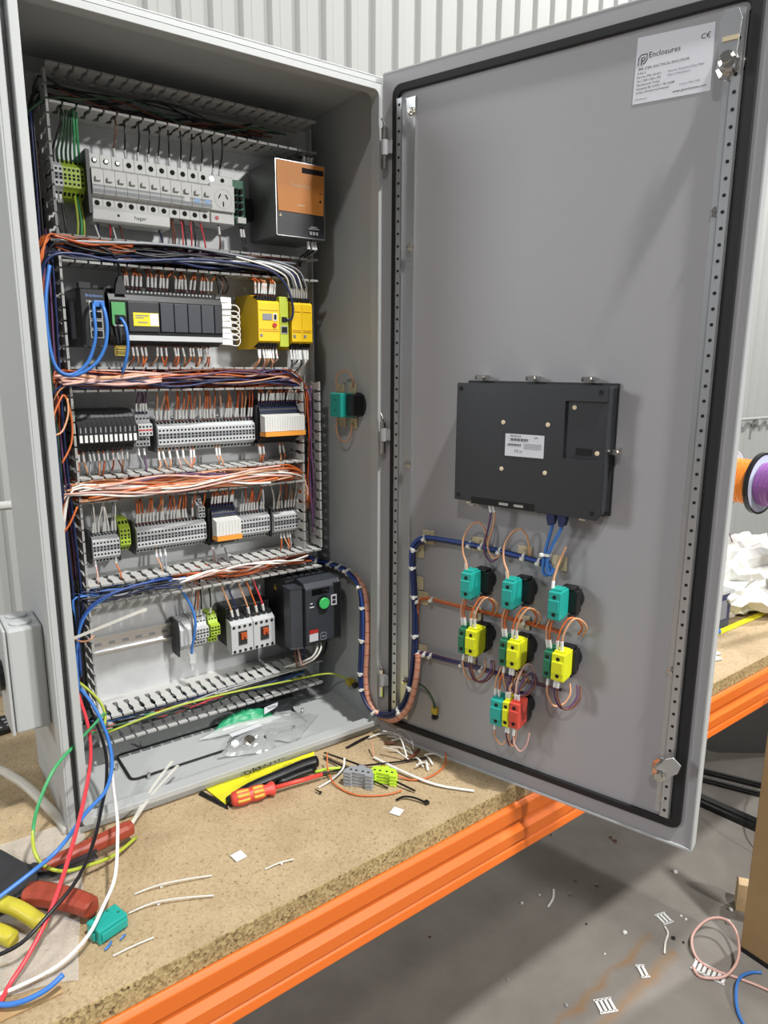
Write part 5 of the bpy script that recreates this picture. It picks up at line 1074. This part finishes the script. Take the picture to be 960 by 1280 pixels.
# ---- bags on the cabinet floor -------------------------------------------------
eb = thing('antistatic_bag', 'silver clear bag holding a green bubble wrapped part on the cabinet floor', 'plastic bag', (.39, .14, .004))
film('film', sheet([(.300, .175), (.420, .205), (.512, .128), (.415, .050)], 18, 14, .012, 24, .006, 21, .006), 'esd_silver', None, None, .0003, eb)
film('film_flap', sheet([(.262, .158), (.30, .172), (.46, .150), (.45, .125)], 18, 8, .010, 24, .010, 23, .012), 'bag_clear', None, None, .0003, eb)
m = sheet([(.300, .168), (.335, .205), (.430, .192), (.424, .148)], 30, 16, .004, 130, .012, 25, .020); o = film('bubble_wrap', m, 'bubble_green', None, None, .001, eb)
m = MB(); m.prism([(.400, .145), (.436, .160), (.448, .178), (.412, .170)], 2, .0300, .0308); part('paper_label', m, 'label_white', eb)
m = MB()
for k in range(7): m.box(.4165+.003*k, .4178+.003*k, .158, .168, .0308, .0311)
part('print', m, 'ink', eb)
m = MB(); m.prism([(.385, .196), (.47, .205), (.482, .188), (.478, .176), (.42, .19)], 2, .005, .034); part('dark_pouch', m, 'plastic_char', eb, bevel=.005)
pb = thing('parts_bag', 'small clear bag of metal fittings in front of the green wrapped part', 'plastic bag', (.33, .09, .004))
film('film', sheet([(.276, .082), (.330, .145), (.418, .120), (.372, .045)], 16, 14, .014, 26, .006, 31, .014), 'esd_silver', None, None, .0003, pb)
m = MB(); m.lathe([(.010, 0), (.012, .003), (.012, .012), (.007, .013), (.007, .018), (.004, .018)], (.338, .088, .012), (.1, -.5, .8), 12); m.lathe([(.006, 0), (.006, .014)], (.362, .085, .012), (.6, -.3, .4), 8); m.lathe([(.006, 0), (.007, .012)], (.318, .100, .012), (-.3, -.5, .4), 8); part('fitting', m, 'chrome', pb)
m = MB(); m.prism([(.312, .118), (.378, .124), (.380, .113), (.313, .106)], 2, .0265, .0270); part('bag_strip', m, 'label_white', pb)

# ================================================================ right hand side of the bench
AX, AZ = 1.90, .392
def spool(y0, y1, rd, mt, label):
    o = thing('wire_spool', label, 'wire spool', (AX, (y0+y1)/2, AZ-.09), group='wire spools')
    m = MB(); m.cyl((AX, y0+.004, AZ), (AX, y1-.004, AZ), rd, 32); part('winding', m, mt, o, smooth=False)
    for k in range(9):
        y = y0+.008+(y1-y0-.016)*k/8; m = MB(); P = [(AX+(rd+.0005)*math.cos(a), y+.003*math.sin(a*2+k), AZ+(rd+.0005)*math.sin(a)) for a in [j*math.pi/12 for j in range(25)]]; m.tube(P, .0016, 5, 0, 1); part('wire_turn', m, mt, o, smooth=True)
    for y in (y0, y1):
        m = MB(); m.cyl((AX, y-.002, AZ), (AX, y+.002, AZ), .086, 36, 0); part('flange', m, 'spool_film', o)
        m = MB(); ring(m, [(AX+.090*math.cos(a), AZ+.090*math.sin(a)) for a in [j*math.pi/20 for j in range(40)]], [(AX+.084*math.cos(a), AZ+.084*math.sin(a)) for a in [j*math.pi/20 for j in range(40)]], y-.003, y+.003); part('flange_rim', m, 'plastic_black' if y < 0 else 'spool_film', o)
spool(-.045, .050, .064, 'spool_orange', 'spool of orange wire on the rack beyond the door')
spool(-.160, -.052, .062, 'spool_purple', 'spool of purple wire on the rack beyond the door')
rk = thing('spool_rack', 'dark rack carrying the orange and purple wire spools', 'rack', (AX+.13, -.06, 0))
m = MB(); m.cyl((AX, -.22, AZ), (AX, .22, AZ), .008, 10); part('axle', m, 'zinc', rk)
for y in (-.20, .21): m = MB(); m.prism([(AX-.02, AZ+.02), (AX+.02, AZ+.02), (AX+.09, .001), (AX-.09+.11, .001)], 1, y-.012, y+.012); part('stand', m, 'pvc_grey', rk, bevel=.002)
wire('wire_tail', [(1.86, .035, .345), (1.87, .02, .25), (1.90, -.01, .17), (1.97, -.05, .12), (2.05, -.1, .1)], .0015, 'wire_brown', 'thin brown wire trailing down from the orange spool', 'wire')
def sack():
    m = MB(); nu, nv = 46, 20; V = []
    for j in range(nv+1):
        for i in range(nu):
            a = 2*math.pi*i/nu; b = math.pi*j/nv; d = Vector((math.cos(a)*math.sin(b), math.sin(a)*math.sin(b), math.cos(b)))
            k = 1+.30*(abs(noise.noise(d*2.1+Vector((3, 1, 2))))*1.6-.35)+.16*(1-abs(noise.noise(d*4.3))*3)+.05*noise.noise(d*9)
            p = Vector((d.x*.26*k, d.y*.155*k, d.z*.115*k)); V.append((1.93+p.x, .045+p.y, max(.001, .085+p.z)))
    F = [(j*nu+i, j*nu+(i+1) % nu, (j+1)*nu+(i+1) % nu, (j+1)*nu+i) for j in range(nv) for i in range(nu)]
    return m.add(V, F)
solo('plastic_sack', sack(), 'sack_white', 'crumpled white plastic sack on the bench beyond the door', 'sack')
f = Frame((1.72, -.095, 0), math.radians(2)); m = MB(); m.box(-.25, .30, -.009, .009, .001, .004); solo('tape_blade', m, 'yellow_bag', 'yellow measuring tape blade lying across the bench beyond the door', 'tape measure', frame=f, org=(0, 0, 0))
bxo = thing('small_box', 'small dark blue carton in front of the white sack', 'carton', (1.70, -.06, 0))
m = MB(); m.box(1.665, 1.735, -.085, -.035, .001, .105); part('carton', m, W_NV, bxo, bevel=.002)
m = MB(); m.box(1.68, 1.715, -.0858, -.085, .03, .085); part('carton_label', m, 'ink_grey', bxo)
m = MB(); m.box(1.660, 1.740, -.090, -.030, .105, .112); part('lid', m, 'plastic_lightgrey', bxo)
m = MB(); m.tube([(1.62, -.10, .008), (1.64, -.105, .014), (1.655, -.10, .007)], .008, 8); solo('cable_clip', m, W_BL, 'small blue clip by the yellow tape', 'clip', smooth=True)
for i, (x, y) in enumerate(((1.50, -.165), (1.47, -.185))):
    f = Frame((x, y, 0), math.radians(-12)); m = MB(); m.box(-.03, .03, -.012, .012, .001, .004); solo('metal_plate', m, 'galvanised', ('rear', 'front')[i]+' of two small grey metal plates on the bench beyond the door', 'metal plate', frame=f, org=(0, 0, 0))

# ================================================================ under and in front of the bench
m = MB(); m.prism([(2.010, -.30), (2.010, -.52), (2.03, -.565), (2.085, -.600), (2.20, -.655), (2.95, -1.0+.03), (2.95, -.30)] if 0 else [(1.98, -.20), (2.005, -.50), (2.02, -.555), (2.06, -.585), (2.12, -.612), (2.75, -.83), (2.75, -.20)], 1, .10, .12); solo('dark_panel', m, 'plastic_black', 'large black panel with rounded corner leaning under the bench at right', 'panel', bevel=.003)
dx, dy = .12, -.215
def bar(label, a, b, w_, h): 
    a, b = Vector(a), Vector(b); t_ = (b-a).normalized(); n_ = Vector((-t_.y, t_.x, 0))*w_/2; m = MB()
    m.add([a-n_, a+n_, b+n_, b-n_]+[v+Vector((0, 0, h)) for v in (a-n_, a+n_, b+n_, b-n_)], [(3, 2, 1, 0), (4, 5, 6, 7), (0, 1, 5, 4), (1, 2, 6, 5), (2, 3, 7, 6), (3, 0, 4, 7)])
    m.add([v*1 for v in (a-n_*.3+Vector((0, 0, h)), a+n_*.3+Vector((0, 0, h)), b+n_*.3+Vector((0, 0, h)), b-n_*.3+Vector((0, 0, h)))]+[v+Vector((0, 0, .004)) for v in (a-n_*.3+Vector((0, 0, h)), a+n_*.3+Vector((0, 0, h)), b+n_*.3+Vector((0, 0, h)), b-n_*.3+Vector((0, 0, h)))], [(3, 2, 1, 0), (4, 5, 6, 7), (0, 1, 5, 4), (1, 2, 6, 5), (2, 3, 7, 6), (3, 0, 4, 7)])
    solo('floor_bar', m, 'plastic_black', label, 'steel bar', 'black bars on the floor')
bar('rear black bar on the floor under the bench', (2.29, .34, FZ), (2.53, -.14, FZ), .030, .012)
bar('middle black bar on the floor under the bench', (2.24, .30, FZ), (2.47, -.17, FZ), .028, .010)
bar('front wide black bar on the floor under the bench', (2.12, .30, FZ), (2.20, -.32, FZ), .055, .02)
wire('thin_cord', [(2.45, -.02, -.22), (2.40, -.06, -.45), (2.20, -.05, -.62), (2.06, -.09, -.75), (2.02, -.16, FZ+.004), (1.98, -.2, FZ+.004)], .003, 'wire_grey', 'thin dark cord hanging down to the floor at right', 'cord')
wire('thread', [(1.62, -.285, -.13), (1.618, -.29, -.16), (1.610, -.29, -.20)], .0012, 'wire_white', 'short white thread hanging from the orange beam', 'thread')
m = MB(); m.box(1.60, 1.63, -.90, -.285, FZ+.012, FZ+.75); bd = solo('wooden_board', m, 'cardboard', 'brown board standing on the floor at the right edge', 'board', bevel=.002)
m = MB(); m.box(1.598, 1.64, -.90, -.283, FZ, FZ+.012); solo('floor_strip', m, 'plastic_black', 'black strip under the brown board', 'strip')
f = Frame((1.765, -.215, FZ), math.radians(35)); m = MB(); m.prism([(-.02, 0), (.02, 0), (.02, .085), (-.004, .10), (-.02, .088)], 1, -.03, .03); solo('wood_block', m, 'wood_block', 'small sawn wood block beside the brown board', 'wood block', frame=f, org=(0, 0, 0), bevel=.001)
def ladder(x, y, a, n, label, s=1):
    f = Frame((x, y, FZ+.001), math.radians(a)); m = MB(); L = .012*n*s
    m.box(-L/2, L/2, -.020*s, -.016*s, 0, .003); m.box(-L/2, L/2, .016*s, .020*s, 0, .003)
    for i in range(n): u = -L/2+.012*s*(i+.5); m.box(u-.0035*s, u+.0035*s, -.018*s, .018*s, 0, .003)
    solo('marker_strip', m, 'marker_white', label, 'marker strip', 'white marker strips on the floor', frame=f, org=(0, 0, 0))
ladder(1.527, -.10, -15, 3, 'white marker strip on the floor near the wire ring, furthest from the camera')
ladder(1.151, -.184, -25, 4, 'white marker strip on the floor nearest the bottom edge')
ladder(1.317, -.175, -30, 2, 'smallest white marker strip on the floor')
ladder(1.46, -.278, -75, 7, 'long white marker strip lying over the pink wire ring')
FL = FZ+.004
wire('wire_ring', [(1.437, -.245, FL), (1.425, -.275, FL), (1.47, -.315, FL+.01), (1.53, -.315, FL+.03), (1.585, -.28, FL+.05), (1.61, -.235, FL+.05), (1.585, -.2, FL+.04), (1.535, -.19, FL+.02), (1.495, -.205, FL+.01), (1.47, -.24, FL), (1.475, -.285, FL), (1.5, -.33, FL), (1.53, -.40, FL), (1.55, -.5, FL)], .004, 'wire_pink', 'pale pink wire coiled in a ring on the floor', 'wire')
wire('wire_ring', [(1.57, -.36, FL), (1.55, -.345, FL), (1.50, -.34, FL+.01), (1.45, -.355, FL+.01), (1.40, -.39, FL), (1.36, -.45, FL)], .004, W_BL, 'blue wire curving on the floor at the right edge', 'wire')
wire('wire_offcut', [(1.50, -.12, FL), (1.485, -.14, FL), (1.45, -.155, FL), (1.415, -.175, FL)], .003, 'wire_white', 'short white wire beside the far marker strip', 'wire')
flat('cable_tie', [(1.355, .165, FL-.003), (1.325, .14, FL-.002), (1.285, .125, FL-.003)], .006, 'tie_white', 'white cable tie on the shaded floor')
for i in range(26):
    x = random.uniform(.9, 1.8); y = random.uniform(-.3, .35); r = random.uniform(.003, .008)
    m = MB(); m.lathe([(r*.4, 0), (r, r*.4), (r*.8, r), (r*.3, r*1.2)], (x, y, FZ), (jit(.4), jit(.4), 1), 5); solo('debris', m, random.choice(['pvc_grey', 'marker_white', 'wire_brown', 'relay_black']), 'tiny scrap of debris scattered on the concrete floor', 'debris', 'scraps on the floor')
